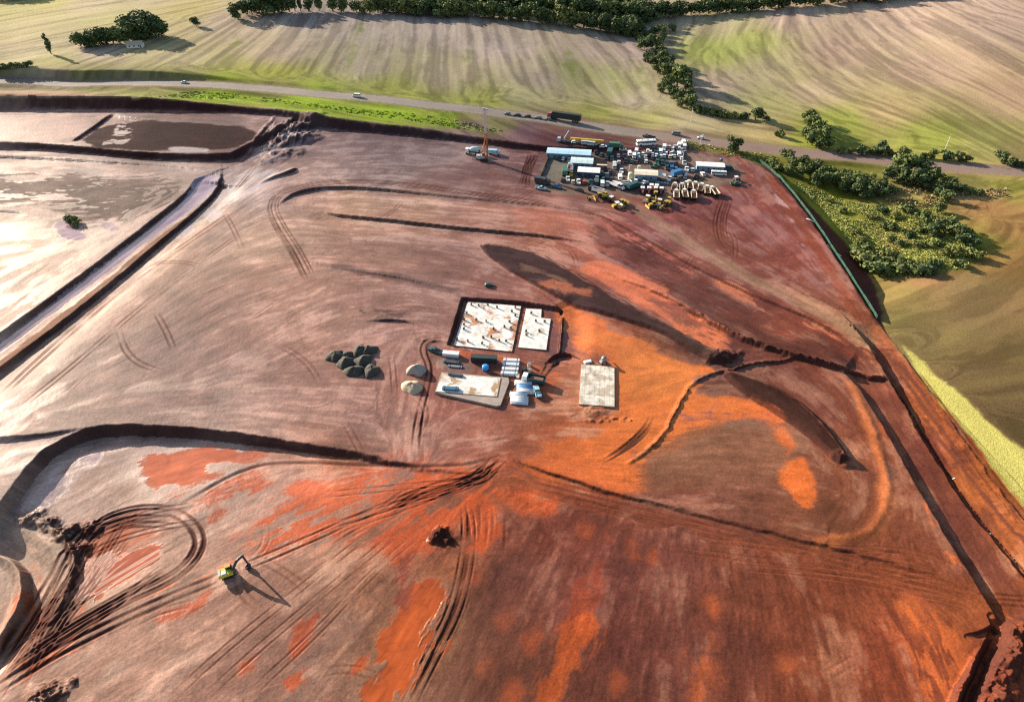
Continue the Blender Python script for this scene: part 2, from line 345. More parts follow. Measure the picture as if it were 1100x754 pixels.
ang = np.where(DS < 0, .5 * np.arctan2(b1, a1), .5 * np.arctan2(b2, a2)).astype(np.float32)
DX, DY = np.cos(ang), np.sin(ang)
def lic(lam, length, n, seed):
    r = 0
    for k in range(n):
        s = (k / (n - 1) - .5) * length; x = GX + DX * s; y = GY + DY * s
        r = r + vn((x * .8 - y * .6) / lam, (x * .6 + y * .8) / lam, seed)
    r = r / math.sqrt(n) * 1.5
    return (r * np.clip((lam / (1.6 * SP)) - .5, 0, 1)).astype(np.float32)
lq = np.where(DS < 0, .42, 1).astype(np.float32)
L1 = lic(.55, 7 * lq, 14, 1); L2 = lic(1.5, 22 * lq, 17, 2); L3 = lic(4.5, 62 * lq, 17, 3); L4 = lic(13, 130 * lq, 13, 4); L5 = lic(4.4, 120, 31, 7); L6 = lic(2.4, 90, 41, 9)
LICB = .5 * L2 + .7 * L3 + .35 * L1
NB = fbm(GX, GY, 45, 5, 5); NF = fbm(GX, GY, 2.4, 3, 6) * np.clip(2.4 / (2 * SP) - .5, 0, 1)
# ================================================================== base colours of the soil and the fields
CS = [(50,138,176,138,126),(20,146,170,130,118),(100,128,150,108,98),(160,140,104,66,62),(210,130,112,70,64),(240,150,100,62,58),(150,160,108,72,66),(280,150,150,108,98),(320,150,135,100,94),
 (0,190,170,140,128),(100,195,165,136,126),(190,190,172,140,126),(100,240,178,146,130),(30,270,200,164,140),(100,280,190,155,138),(20,330,196,160,138),(250,200,180,150,140),(240,240,178,138,118),(60,400,178,142,124),(20,440,180,144,128),(160,330,180,136,114),
 (200,280,182,138,114),(280,260,184,140,114),(180,380,160,120,104),(120,430,172,132,116),(250,330,170,124,104),(300,300,170,120,98),(260,400,158,116,100),(330,420,152,108,94),(400,450,146,102,90),(250,450,160,118,104),
 (350,160,126,88,82),(420,170,122,84,78),(470,160,118,80,74),(400,145,118,80,76),(340,190,160,118,104),(400,190,140,98,88),(500,190,126,82,74),(540,200,140,88,76),(380,215,182,130,102),(450,225,174,118,92),(520,235,165,104,82),(580,235,156,92,72),
 (420,265,166,114,94),(480,280,156,102,86),(540,320,150,92,78),(460,330,152,102,88),(400,370,156,108,94),(350,350,162,114,96),(480,440,150,92,78),(440,470,152,104,90),
 (590,160,104,64,60),(620,148,112,70,64),(700,150,118,74,66),(560,180,128,84,78),(760,165,128,76,64),(640,205,140,88,70),(700,240,140,74,62),(780,220,138,70,58),(800,190,138,74,60),(830,230,142,72,58),(860,260,150,78,62),(890,320,150,86,66),
 (750,260,140,80,62),(690,275,120,64,54),(640,260,158,86,68),(600,300,150,84,66),(690,330,128,66,52),(760,330,104,56,48),(800,345,112,58,48),(850,350,134,68,52),(900,370,120,60,48),(920,350,160,98,72),(760,375,92,50,46),(840,395,110,58,48),(850,430,108,58,48),
 (560,440,146,84,66),(600,460,160,84,58),(590,350,130,78,70),(520,470,156,96,80),(560,490,150,82,60),(640,480,170,84,52),(760,490,106,70,56),(820,490,110,72,58),(720,500,112,72,58),(800,530,112,66,54),(860,520,112,66,52),(740,540,112,60,50),(900,500,118,66,50),(880,560,104,60,46),
 (940,480,124,66,48),(960,560,120,64,46),(1000,480,104,52,42),(1030,550,104,54,44),(1060,600,106,56,44),(970,430,108,54,42),(1000,430,140,76,46),(1060,520,142,78,46),(1100,580,140,76,46),(940,340,150,84,52),
 (30,500,196,160,144),(110,500,182,148,134),(60,530,186,150,136),(160,520,168,130,116),(220,530,176,138,122),(30,580,192,158,136),(60,600,186,150,130),(120,580,172,122,104),(180,600,178,136,118),(60,680,166,122,104),(250,545,168,124,108),(320,520,168,118,100),(360,500,172,108,80),(300,580,168,122,104),
 (130,700,176,132,114),(200,680,164,122,106),(300,650,152,108,92),(260,720,146,104,90),(350,620,156,110,92),(350,700,138,96,82),(400,620,150,98,80),(440,570,160,96,72),(420,690,128,84,72),(480,600,144,84,62),(500,680,112,68,58),(540,560,124,70,58),(560,620,106,62,54),(600,570,112,58,48),(640,640,102,56,50),(560,700,106,62,52),(680,700,100,54,48),
 (720,600,104,56,48),(800,620,106,56,44),(780,700,98,52,44),(860,680,106,54,40),(840,610,112,58,44),(900,640,112,56,40),(960,640,118,58,40),(950,720,112,54,38),(1020,700,124,60,40),(1060,660,130,66,42),(1090,650,126,64,40),(1080,740,120,56,40),(640,740,98,54,46),(900,750,104,52,38),(550,530,156,82,52)]
CO = [(0,5,150,140,92),(60,10,186,176,96),(0,25,188,180,104),(100,20,186,172,120),(180,10,184,172,120),(30,45,184,172,112),(120,35,178,170,104),(200,22,176,164,96),(40,70,182,168,118),(110,68,176,160,122),(160,60,176,164,108),(60,78,164,158,92),(200,75,172,160,112),
 (250,40,176,160,122),(320,30,174,158,122),(300,70,168,152,116),(390,40,172,158,116),(390,80,168,156,108),(470,40,172,158,118),(480,90,166,154,104),(540,60,172,158,118),(580,90,166,154,108),(560,110,160,156,92),(640,60,166,150,108),(620,85,146,144,82),(660,100,160,156,92),(690,60,168,150,112),(680,110,176,164,112),
 (300,92,150,150,70),(420,104,150,150,72),(520,116,150,152,72),(640,125,152,152,76),(740,130,176,164,104),(820,142,166,150,92),(700,130,166,160,84),(650,5,186,166,128),(720,28,176,160,108),
 (760,60,160,164,80),(800,50,164,164,86),(760,95,180,160,112),(780,35,172,160,100),(850,30,184,160,118),(830,80,172,160,100),(900,60,182,156,114),(880,100,174,154,108),(820,112,160,156,88),(960,30,186,160,120),(1000,80,184,156,114),(1080,40,184,158,122),(1080,110,172,146,104),(950,120,170,150,96),(900,130,144,150,72),(1000,148,146,150,74),(1060,150,150,148,80),(1100,160,146,136,80),(880,145,130,140,62),(1030,5,190,164,126),(940,5,186,162,122),
 (0,95,124,116,78),(100,96,130,126,70),(60,100,166,140,110),(200,98,120,118,64),(240,105,132,152,40),(330,112,138,160,44),(420,124,140,160,44),(300,102,124,122,66),(480,133,136,152,48),(540,140,118,116,60),(590,150,96,64,56),(660,152,94,58,52),(560,146,120,92,82),(500,141,126,100,86),(620,140,104,72,62),(720,152,130,100,82),
 (850,190,110,116,50),(780,160,118,108,62),(900,195,92,98,40),(870,215,124,128,48),(910,235,122,126,46),(900,260,118,120,44),(960,220,132,118,64),(1000,215,128,116,62),(960,200,150,132,92),(1040,205,160,140,92),(1090,205,136,128,62),(960,260,116,112,50),(1000,270,110,118,46),(1030,265,104,116,40),
 (1060,220,146,112,66),(1090,240,146,116,66),(1080,280,136,110,60),(1030,310,134,120,70),(980,310,126,118,62),(960,340,118,114,60),(1050,340,126,114,66),(1000,360,120,112,62),(1080,380,118,108,62),(1060,410,118,106,64),(1090,440,110,98,60),(1100,330,136,118,70),(1000,300,148,122,74),(1100,470,110,100,58)]
CO = [(a_, b_, r_, g_ * (.985 if r_ > g_ else 1), l_ * (1.10 if r_ > g_ else 1)) for a_, b_, r_, g_, l_ in CO]
cs = idw(CS, 4.0, 1.5, 7); co = idw(CO, 3.4, 2.4, 5)
ds = DS + 1.2 * fbm(GX, GY, 7, 3, 3)
site_m = sst(.5, -.5, ds + np.where(ZOUT > .8, -np.minimum(ZOUT / 1.1, 8) - 1.0, np.where(ZOUT < -1, -np.minimum(-ZOUT, 8) - .5, 0)))
crgb = np.stack([cs[i] * site_m + co[i] * (1 - site_m) for i in range(3)], -1)
crgb = np.where(site_m[..., None] > .999, np.stack(cs, -1), crgb)
crgb = crgb * (1 + .06 * (1 - site_m[..., None]))
COL = (lin(crgb) / KEXP).astype(np.float32); COL *= (1 + (site_m * sst(640, 380, UU))[..., None] * (np.array([1.02, 1.10, 1.14]) - 1)).astype(np.float32)
RO = np.where(site_m > .5, .62, .95).astype(np.float32)
REG = np.where(site_m > .5, 0, 1).astype(np.int8)
s_ = site_m
far = np.clip(SP / 1.0, 0, 1)
N8 = fbm(GX, GY, 9, 5, 9, .62)
wx = GX + 5 * fbm(GX, GY, 14, 2, 10); wy = GY + 5 * fbm(GX + 90, GY, 14, 2, 10)
def ridged(lam, seed, a=.0):
    u_ = (wx * DX + wy * DY) / (lam * (1 + a)); v_ = (wy * DX - wx * DY) / lam
    return (sst(.10, .0, np.abs(vn(wx / lam, wy / lam, seed) + .35 * vn(wx / lam * 2.1, wy / lam * 2.1, seed + 1)))).astype(np.float32) * np.clip(lam / (4 * SP) - .3, 0, 1)
RID = (ridged(7, 3) * .5 + ridged(3.2, 8) * .5) * np.clip(.2 + 2.4 * fbm(GX, GY, 38, 3, 14), 0, 1)
var = s_ * (.15 * L1 + .14 * L2 + .07 * L3 + .06 * L4 + .34 * NB + .34 * N8 + .10 * NF - .42 * RID) + (1 - s_) * (.06 * L2 + .10 * L3 + .22 * L5 + .20 * L6 + .12 * NB + .05 * NF)
var = var * (1 - .55 * (1 - s_) * sst(900, 960, UU) * sst(270, 310, VV)); VAR = var.astype(np.float32); COL *= np.exp(np.clip(var, -.9, .9))[..., None]
# wet silt darker, dried silt paler, in long streaks
t = np.clip(.35 * L3 + .9 * NB + .4 * L2 + .8 * N8, -1, 1)
pal = s_ * sst(.12, .5, t) * .35; COL += (alb((196,158,138)) * (.5 + .8 * COL.mean(-1, keepdims=True) / .2) - COL) * (pal * np.clip(COL[..., 0] / .26, 0, 1))[..., None] * .7
# green regrowth between the rows of the stubble
gr = (1 - s_) * sst(.08, .5, .5 * L3 + .6 * L5 + .4 * L4 + .5 * NB) * .16 * (REG == 1)
COL += (alb((140,142,66)) - COL) * gr[..., None]
br = (1 - s_) * sst(.08, .35, -(.15 * L3 + 1.0 * L5)) * .42
COL *= (1 - br * .45)[..., None]
Z += s_ * (.015 * L2 + .05 * L3) + (1 - s_) * .02 * L3
for p in (1,):
    rr = RO - .12 * s_ * sst(-.1, .4, NB + .6 * L3 + .5 * L4); RO[:] = rr
# ================================================================== soil patches
OR = (196, 98, 50); OR2 = (204, 112, 62); DK = (92, 54, 46); PALE = (206, 172, 152)
# dark moist fill of the tongue and causeways
patch([(514,261),(541,264),(576,272),(609,289),(653,316),(691,336),(727,356),(762,375),(790,389),(770,391),(756,385),(726,366),(691,350),(653,339),(614,327),(582,310),(554,295),(523,275)], (62,44,44), .5, .5, 6, .95, .85)
patch([(552,280),(575,285),(600,298),(630,310),(618,316),(590,308),(568,296)], (122,86,72), 2, 2, 8, .8, None, blotch=(-.1,6))
patch([(570,302),(604,306),(640,311),(628,316),(590,313)], (170,96,70), 1.2, 2, 6, .8)
patch([(655,235),(690,255),(740,290),(800,325),(850,355),(905,378),(900,392),(850,381),(800,363),(760,340),(720,318),(690,303),(660,280),(640,262),(630,245)], (92,54,48), 3, 3, 10, .7, .75, blotch=(-.25,9))
patch([(790,345),(830,362),(880,378),(940,392),(948,404),(905,394),(860,382),(820,372)], (86,48,42), 1, 1, 8, .7)
patch([(782,398),(820,410),(849,426),(868,441),(888,461),(911,493),(898,498),(877,475),(855,459),(834,444),(806,427),(777,405)], (52,31,29), .6, .5, 6, .95, .8)
patch([(612,226),(640,233),(668,242),(700,262),(740,285),(790,312),(840,335),(890,352),(915,372),(900,376),(850,350),(800,325),(740,296),(690,266),(650,245)], (120,64,52), 2, 2, 12, .6, None, blotch=(-.1,14))
patch([(512,175),(600,195),(640,212),(620,222),(560,214),(500,205),(440,200),(430,185)], (128,80,72), 6, 6, 20, .5)
patch([(348,282),(400,290),(450,300),(500,312),(470,313),(420,302),(380,294)], (112,76,66), 1.5, 1.2, 8, .85)
patch([(230,472),(330,478),(420,488),(432,497),(400,494),(330,483),(260,474)], (116,78,68), 1.2, 1.2, 8, .7)
patch([(330,440),(395,452),(430,480),(410,488),(340,476),(240,468),(180,459),(260,452)], (136,98,86), 5, 4, 16, .5)
patch([(384,333),(400,331),(424,332),(440,336),(425,344),(408,348),(400,338)], (84,56,50), 1, 1.5, 5, .8, None, blotch=(-.2,3))
# pond floors
patch([(116,128),(200,132),(280,138),(270,152),(246,162),(150,163),(78,154)], (58,32,34), 1.5, 1, 12, .95, .85, z=3.4)
patch([(-60,124),(0,124),(112,127),(70,153),(0,151),(-60,150)], (176,132,120), 1.5, 1, 12, .8, .42, z=3.4)
patch([(-300,128),(40,140),(60,146),(20,150),(-300,150)], (196,170,160), 2, 2, 12, .55, .22, z=3.4, blotch=(0,14))
patch([(125,128),(150,126),(136,136),(140,150),(128,157),(106,158),(118,145)], (190,160,154), 1.5, 2, 8, .7, .2, z=3.4, blotch=(-.05,6))
patch([(176,158),(220,158),(226,164),(180,163)], (196,170,166), 1, 1, 8, .8, .18, z=3.4)
patch([(262,172),(300,140),(325,128),(340,132),(330,150),(305,172),(285,180)], (150,126,120), 2, 2, 6, .7, .35, blotch=(-.1,4))
patch([(240,195),(275,182),(310,184),(270,205),(250,225),(200,250),(160,285),(140,300),(190,240)], (184,164,158), 4, 4, 16, .75, .36, blotch=(-.2,14))
patch([(-200,180),(30,186),(150,188),(200,195),(190,215),(120,240),(60,225),(0,215),(-200,215)], (128,112,102), 6, 6, 30, .85, .8, blotch=(-.2,20))
patch([(55,240),(70,236),(90,247),(92,256),(75,260),(62,252)], (172,140,158), 1.0, 1.2, 6, .9, .10, pin=9)
patch([(100,236),(125,240),(132,250),(112,246)], (178,150,156), 1.2, 1.2, 6, .8, .14)
patch([(218,226),(236,224),(238,233),(224,238)], (176,150,160), 1.2, 1.2, 6, .8, .14); patch([(194,240),(210,240),(204,252),(190,256)], (176,150,160), 1.2, 1.2, 6, .7, .16)
# many faint old passes of trucks over the whole plateau
for k in range(30):
    r = random.random
    x, y = random.choice([(120 + r() * 420, 250 + r() * 210), (330 + r() * 300, 170 + r() * 130), (640 + r() * 230, 210 + r() * 140), (560 + r() * 460, 540 + r() * 190), (200 + r() * 240, 560 + r() * 180), (60 + r() * 380, 400 + r() * 55)])
    l = 30 + r() * 90; a = r() * 6.28; b = (r() - .5) * 1.2
    tracks([(x, y), (x + l * .5 * math.cos(a), y + l * .3 * math.sin(a)), (x + l * math.cos(a + b), y + l * .6 * math.sin(a + b))], (-1, 1), .5, .16, col=(104, 68, 58), cs=.25, dash=.5)
# water standing in the drainage channel, lavender sky reflection put into its colour
patch([(-300,590),(0,368),(90,301),(163,246),(204,212),(208,198),(222,190),(237,191),(232,203),(212,222),(172,249),(92,312),(0,379),(-300,610)], (170,142,158), .5, .5, 6, 1, .08, z=-2.2, pin=9)
patch([(-300,615),(0,384),(92,315),(172,251),(214,223),(234,203),(238,194),(240,200),(222,218),(172,258),(92,324),(0,396),(-300,640)], (146,106,84), .8, .6, 6, .9, .8, z=-1)
# wet orange silt, the main sheet
patch([(598,322),(640,344),(700,369),(742,388),(768,396),(752,404),(738,424),(775,425),(822,436),(845,450),(838,458),(800,452),(758,458),(722,478),(692,492),(692,520),(665,531),(610,528),(548,508),(575,486),(606,470),(640,464),(660,450),(664,415),(662,384),(640,378),(612,392),(602,370),(604,345)], (198,98,46), 1.6, 2.5, 14, .97, .26)
patch([(606,345),(650,352),(700,372),(755,396),(735,420),(700,425),(668,420),(664,380),(640,372),(612,380)], (206,110,54), 5, 4, 20, .8, .26)
patch([(758,458),(800,452),(830,456),(850,482),(846,500),(800,515),(740,520),(692,520),(692,494),(722,478)], (126,80,66), 2.5, 3.5, 14, .8, .7)
patch([(690,430),(730,440),(770,436),(800,445),(790,452),(740,452),(700,448)], (120,70,74), 2.5, 3, 10, .8, .3, blotch=(-.1,10))
patch([(630,372),(600,392),(598,420),(612,440),(620,400)], (150,84,62), 3, 3, 8, .7)
patch([(575,355),(608,350),(625,368),(605,385),(596,370)], (112,72,74), 2, 2, 10, .75, .4)
patch([(612,286),(650,281),(690,294),(728,322),(772,348),(780,378),(745,366),(700,338),(655,308)], (204,104,64), 1.4, 2.2, 12, .97, .28)
patch([(690,318),(730,322),(775,345),(800,366),(792,384),(750,366),(715,345)], (112,62,54), 3, 3, 12, .75, .5, blotch=(-.15,8))
patch([(640,235),(665,240),(700,260),(735,280),(745,300),(700,280),(660,256)], (190,102,76), 2, 3, 14, .75, .4, blotch=(-.05,14))
patch([(760,290),(800,308),(850,332),(900,352),(918,372),(880,360),(830,342),(780,318)], (200,112,76), 3, 3, 16, .8, .4, blotch=(-.02,18))
patch([(830,300),(880,318),(925,348),(945,380),(930,378),(890,345),(845,318)], (206,146,112), 3, 3, 16, .7, .5, blotch=(-.1,14))
patch([(560,225),(600,228),(640,238),(600,248),(540,243)], (188,106,80), 4, 4, 16, .5)
patch([(845,500),(860,488),(872,500),(876,530),(868,542),(850,532),(840,515)], (196,96,42), 1.2, 1.5, 8, .95, .28)
patch([(826,455),(846,464),(858,482),(846,486),(832,470)], (196,98,56), 2, 2, 8, .8); patch([(812,443),(838,442),(840,452),(815,454)], (196,96,58), 1.5, 2, 6, .8)
# pale streaks on the plateau
patch([(0,300),(60,270),(140,262),(100,290),(20,340),(0,350)], (214,176,150), 5, 4, 20, .6, .45, blotch=(0,14))
# lower left pit floor
patch([(150,488),(172,483),(205,481),(260,489),(236,497),(222,500),(236,506),(240,514),(208,520),(178,524),(166,528),(156,516)], (214,118,78), .8, 1.6, 10, 1, .14, z=None, halo=((214,186,170), 9, .7), pin=9)
patch([(255,487),(300,488),(275,494),(245,496)], (204,110,72), 1.2, 2, 8, .9, .2, z=None)
patch([(20,548),(60,505),(95,488),(118,484),(80,508),(45,545)], (190,166,166), 1.5, 2, 8, .85, .16, z=None)
patch([(40,540),(110,500),(150,488),(155,520),(235,522),(200,540),(130,556),(90,562)], (200,168,150), 4, 4, 14, .45, None, z=None, blotch=(.05,14))
patch([(82,500),(120,502),(145,515),(140,532),(95,540),(72,528)], (160,118,100), 5, 4, 14, .75, .6, z=None)
patch([(96,598),(128,588),(158,588),(160,602),(138,612),(118,628),(104,638),(80,640),(88,615)], (206,108,70), 1.0, 2, 8, .97, .16, z=None, halo=((206,172,150), 5, .6), pin=9)
patch([(30,600),(44,600),(48,640),(30,690),(10,720),(0,720),(20,680)], (200,112,74), 2, 2.5, 8, .9, .6, z=None, blotch=(-.2,8))
patch([(230,600),(262,578),(290,558),(285,580),(262,602),(215,625),(150,650),(90,690),(10,740),(0,735),(80,680),(150,640)], (206,106,64), 2, 3, 8, .92, .5, z=None, blotch=(-.12,7))
patch([(70,560),(130,560),(185,550),(190,580),(140,600),(90,660),(40,710),(20,720),(60,650),(80,600)], (186,100,66), 3, 4, 10, .85, .62, z=None, blotch=(-.15,7))
patch([(172,520),(260,510),(330,500),(430,500),(540,505),(545,520),(490,560),(400,600),(300,590),(230,605),(290,555),(250,540),(170,555)], (192,90,46), 5, 5, 14, .92, .28, z=None, blotch=(.06,10))
patch([(400,498),(540,498),(560,515),(520,545),(470,585),(430,610),(395,590),(450,540),(430,515)], (190,86,40), 4, 4, 12, .92, .25, blotch=(-.18,9))
patch([(306,522),(340,514),(345,530),(318,540)], (206,108,70), 1, 2, 6, .95, .18, z=None)
patch([(495,535),(510,525),(528,535),(532,570),(520,600),(508,590),(500,560)], (190,86,38), 1.4, 2, 6, .95, .22)
patch([(530,525),(600,535),(596,548),(545,545)], (186,86,42), 2, 2.5, 8, .9, .3)
patch([(430,640),(448,630),(488,628),(484,655),(466,690),(448,720),(428,760),(395,800),(380,800),(392,750),(408,700)], (190,90,40), .8, 2.2, 8, .97, .16, halo=((160,112,92), 4, .5), pin=9)
patch([(432,600),(440,602),(434,640),(424,650)], (150,72,50), 1.5, 2, 6, .9, .3)
patch([(600,668),(625,650),(640,662),(636,690),(620,720),(602,765),(570,800),(540,800),(572,740),(590,700)], (180,86,38), 1.8, 2.6, 8, .92, .26)
patch([(612,632),(640,612),(652,580),(660,580),(654,620),(640,645),(620,660)], (140,66,42), 2, 3, 6, .85, .35)
for q in [[(306,700),(318,682),(338,660),(342,665),(330,690),(316,708)], [(256,716),(272,706),(276,714),(262,724)], [(308,734),(324,724),(328,732),(314,742)], [(170,664),(200,650),(228,636),(226,642),(196,660),(180,668)],
          [(530,664),(540,656),(548,660),(538,672)], [(504,716),(520,706),(524,716),(514,730)], [(562,692),(575,678),(580,680),(572,700)], [(505,622),(515,608),(522,612),(512,630)],
          [(618,566),(630,561),(640,566),(636,580),(622,578)], [(700,590),(706,588),(706,604),(700,606)], [(742,756),(740,706),(748,712),(764,680),(768,684),(764,760)], [(972,650),(985,640),(1010,690),(1000,700)], [(765,640),(769,650),(767,662),(763,655)], [(652,740),(662,720),(668,724),(660,752)],
          [(380,712),(390,704),(394,712),(384,722)], [(220,556),(230,548),(240,550),(228,560)], [(725,705),(732,690),(738,696),(732,715)], [(676,590),(681,580),(684,596),(680,604)], [(840,715),(850,705),(858,712),(850,725)], [(545,745),(556,730),(562,738),(552,760)]]:
    if q[0][0] < 450: patch(q, (184,84,38), .8, 1.3, 6, .92, .32, z=None, halo=((150,104,84), 2.2, .35))
    else: patch(q, (156,76,42), 2.2, 1.5, 6, .8, .4, z=None)
patch([(985,540),(1000,542),(1012,575),(1030,598),(1022,604),(1000,580)], (200,100,50), 1.5, 2.5, 8, .9, .3, blotch=(-.15,5))
patch([(938,452),(950,458),(964,490),(958,492)], (176,86,48), 1.5, 2, 8, .8); patch([(960,470),(966,468),(975,490),(970,494)], (150,76,46), 1.5, 2, 8, .8)
patch([(960,628),(990,634),(1020,680),(1035,730),(1000,760),(980,700)], (176,86,38), 5, 5, 14, .75, .35, blotch=(-.1,12))
patch([(908,406),(922,410),(948,470),(962,525),(958,562),(930,582),(880,586),(872,580),(925,572),(948,552),(948,515),(930,460)], (164,92,58), 1.0, 1.0, 8, .75)
patch([(905,396),(950,402),(985,470),(1050,560),(1100,630),(1150,720),(1090,660),(1050,626),(1000,540),(945,440)], (104,54,44), 3, 2, 14, .75, .6)
patch([(955,372),(1000,430),(1060,500),(1110,560),(1250,740),(1200,760),(1080,590),(1010,480),(970,410)], (146,78,44), 2, 2, 14, .7, None, blotch=(-.3,8))
patch([(818,178),(838,200),(870,250),(910,310),(936,345),(920,345),(880,285),(845,225)], (150,74,50), 1.5, 1.5, 10, .8)
patch([(828,198),(842,215),(862,260),(890,310),(880,305),(850,250)], (196,150,136), 1.0, 2.5, 6, .8, .35, blotch=(.0,5))
patch([(800,225),(850,230),(880,280),(900,315),(850,305),(810,280),(780,250)], (150,92,82), 5, 4, 14, .7, .45, blotch=(-.05,8))
# yard hardstanding and lanes
patch([(592,163),(645,166),(720,162),(790,172),(800,192),(770,200),(735,206),(716,214),(668,210),(600,208),(574,204),(580,182)], (134,108,92), 2, 1.6, 10, .92, .8)
patch([(592,164),(612,166),(606,182),(604,194),(578,194)], (138,124,108), 1, .6, 10, .9, .85)
patch([(655,207),(668,207),(700,228),(745,256),(800,290),(860,322),(925,350),(945,372),(925,372),(890,345),(820,312),(740,270),(690,238)], (158,120,96), 1.5, 1.0, 10, .7, .75)
patch([(690,186),(740,190),(778,194),(770,200),(730,198),(680,196)], (142,116,94), 1.5, 1, 8, .8)
patch([(552,160),(588,164),(578,196),(566,208),(556,196)], (160,104,96), 3, 2, 6, .7, .4, blotch=(-.05,6))
patch([(645,207),(690,212),(690,222),(650,218)], (120,70,60), 2, 2, 8, .6)
patch([(735,212),(790,206),(810,220),(780,240),(730,230)], (118,62,56), 3, 3, 8, .6)
# slab surrounds
patch([(470,383),(497,388),(510,398),(480,400),(466,392)], (128,108,100), 1.2, .8, 6, .8)
patch([(480,374),(500,376),(556,384),(545,388),(500,384),(478,380)], (190,92,58), .8, .8, 5, .85)
patch([(558,378),(592,381),(596,390),(556,388)], (132,72,56), .8, .8, 5, .8)
patch([(480,374),(496,320),(604,328),(600,388)], (122,66,54), 1.2, .6, 6, .75)
patch([(550,386),(600,392),(606,420),(585,432),(560,405)], (190,90,52), 2, 2, 6, .6, None, blotch=(-.05,6))
patch([(600,440),(660,442),(668,455),(610,456)], (104,62,52), 1.5, 2, 4, .7, None, blotch=(-.05,3))
patch([(455,450),(540,436),(600,442),(600,460),(500,470),(450,470)], (128,74,62), 3, 3, 6, .5, None, blotch=(0,4))
# bare fill slope below the green fence, its shade put into a dark colour
patch([(806,170),(822,176),(852,204),(884,236),(918,270),(938,298),(950,345),(942,352),(934,336),(899,281),(867,232),(834,191)], (92,56,52), .8, .6, 6, .97, .9)
# vegetated ground
patch([(-200,97),(0,97),(100,101),(200,106),(300,116),(345,122),(300,104),(200,98),(0,95)], (112,122,52), 1.5, 2.5, 14, .6, None, z=None, blotch=(-.1,12))
patch([(190,107),(260,108),(350,118),(450,132),(515,142),(545,142),(500,131),(430,122),(330,112),(250,101),(210,101)], (134,164,36), 2, 2.5, 10, .85, None, z=None, blotch=(-.12,12))
patch([(-300,99),(0,100),(60,101),(160,106),(120,106),(0,103),(-300,103)], (178,140,116), 1, 1.2, 12, .8, None, z=None)
patch([(962,366),(985,382),(1030,424),(1065,455),(1110,492),(1200,570),(1260,720),(1180,640),(1100,540),(1050,478),(1000,420)], (212,202,112), 1.2, 1.0, 9, .97, .95, z=None, pin=7)
ga = [(825,172),(850,166),(900,172),(960,180),(1010,186),(1060,190),(1110,196),(1110,206),(1060,204),(1010,206),(1003,218),(1030,236),(1052,262),(1056,280),(1035,292),(980,298),(936,298),(925,285),(905,255),(880,222),(850,196)]
sl, m = patch(ga, (104,110,46), 1.5, 1.5, 9, .55, None, z=None, pin=8)
for (a, b, c) in [([(962,205),(990,203),(1000,212),(985,222),(960,215)], (176,148,104), .7), ([(1020,204),(1080,204),(1085,212),(1030,212)], (178,156,104), .6), ([(935,245),(970,240),(985,260),(960,275),(940,262)], (140,112,76), .7), ([(850,195),(900,205),(935,240),(930,280),(905,250),(875,215)], (132,136,48), .6)]:
    patch(a, b, 2, 3, 8, c, None, z=None, blotch=(-.05, 7))
patch([(780,158),(800,160),(850,172),(830,178),(800,172)], (112,110,56), 1, 1.5, 8, .8, None, z=None)
patch([(724,150),(780,160),(790,168),(740,160)], (120,112,56), 1, 1.5, 8, .8, None, z=None)
# pale earth lane by the farm, stubble headland stripes
patch([(-100,72),(0,66),(40,60),(88,52),(88,55),(40,64),(0,70),(-100,77)], (196,182,136), .8, .8, 10, .85, None, z=None)
for q in [[(255,35),(240,70),(246,70),(262,35)], [(386,25),(368,78),(374,78),(393,25)], [(498,50),(500,95),(505,95),(505,50)], [(640,55),(660,95),(672,100),(655,60)], [(606,50),(612,85),(620,88),(614,50)], [(672,58),(694,95),(700,95),(684,60)]]:
    patch(q, (124,134,62), 4, 4, 20, .7, None, z=None, blotch=(-.05, 12))
# highway
road_px = [(-900,66),(-300,86),(0,86),(100,87),(200,90.5),(300,97),(400,106),(500,117.5),(560,125),(610,132),(700,146.5),(800,157),(900,169),(1000,178.5),(1100,185),(1300,196),(1900,225)]
RP = W(smooth(road_px, 2), None)
sl = window(RP, 16); rd, _, rl = pdist(RP, sl); zr = Z[sl]
def along(P, A):                                     # ground heights along the axis, smoothed
    h = np.array([float(lookup(A, p[0], p[1])) for p in P]); k = np.ones(7) / 7
    return np.convolve(np.pad(h, 3, mode='edge'), k, 'valid')
RH = along(RP, Z); _, rh, _ = pdist(RP, sl, RH)
w_ = sst(13, 7, np.abs(rd)); Z[sl] = zr + (rh + .25 - zr) * w_
rm = sst(6.6, 6.2, np.abs(rd))
sh = sst(9.5, 7, np.abs(rd) + 1.2 * fbm(GX[sl], GY[sl], 8, 3, 3)); mixcol(sl, sh * .8, (150,128,108))
asph = alb((140,130,122)) * np.ones(3); 
COL[sl] += (asph * (1 + .25 * fbm(GX[sl], GY[sl], 20, 3, 4) - .10 * np.exp(-((np.abs(rd) - 1.8) / 1.0) ** 2))[..., None] - COL[sl]) * rm[..., None]
red = sst(640, 760, UU[sl]) * .45; mixcol(sl, rm * red, (150,112,96))
REG[sl][rm > .5] = 6; RO[sl] = np.where(rm > .5, .85, RO[sl])
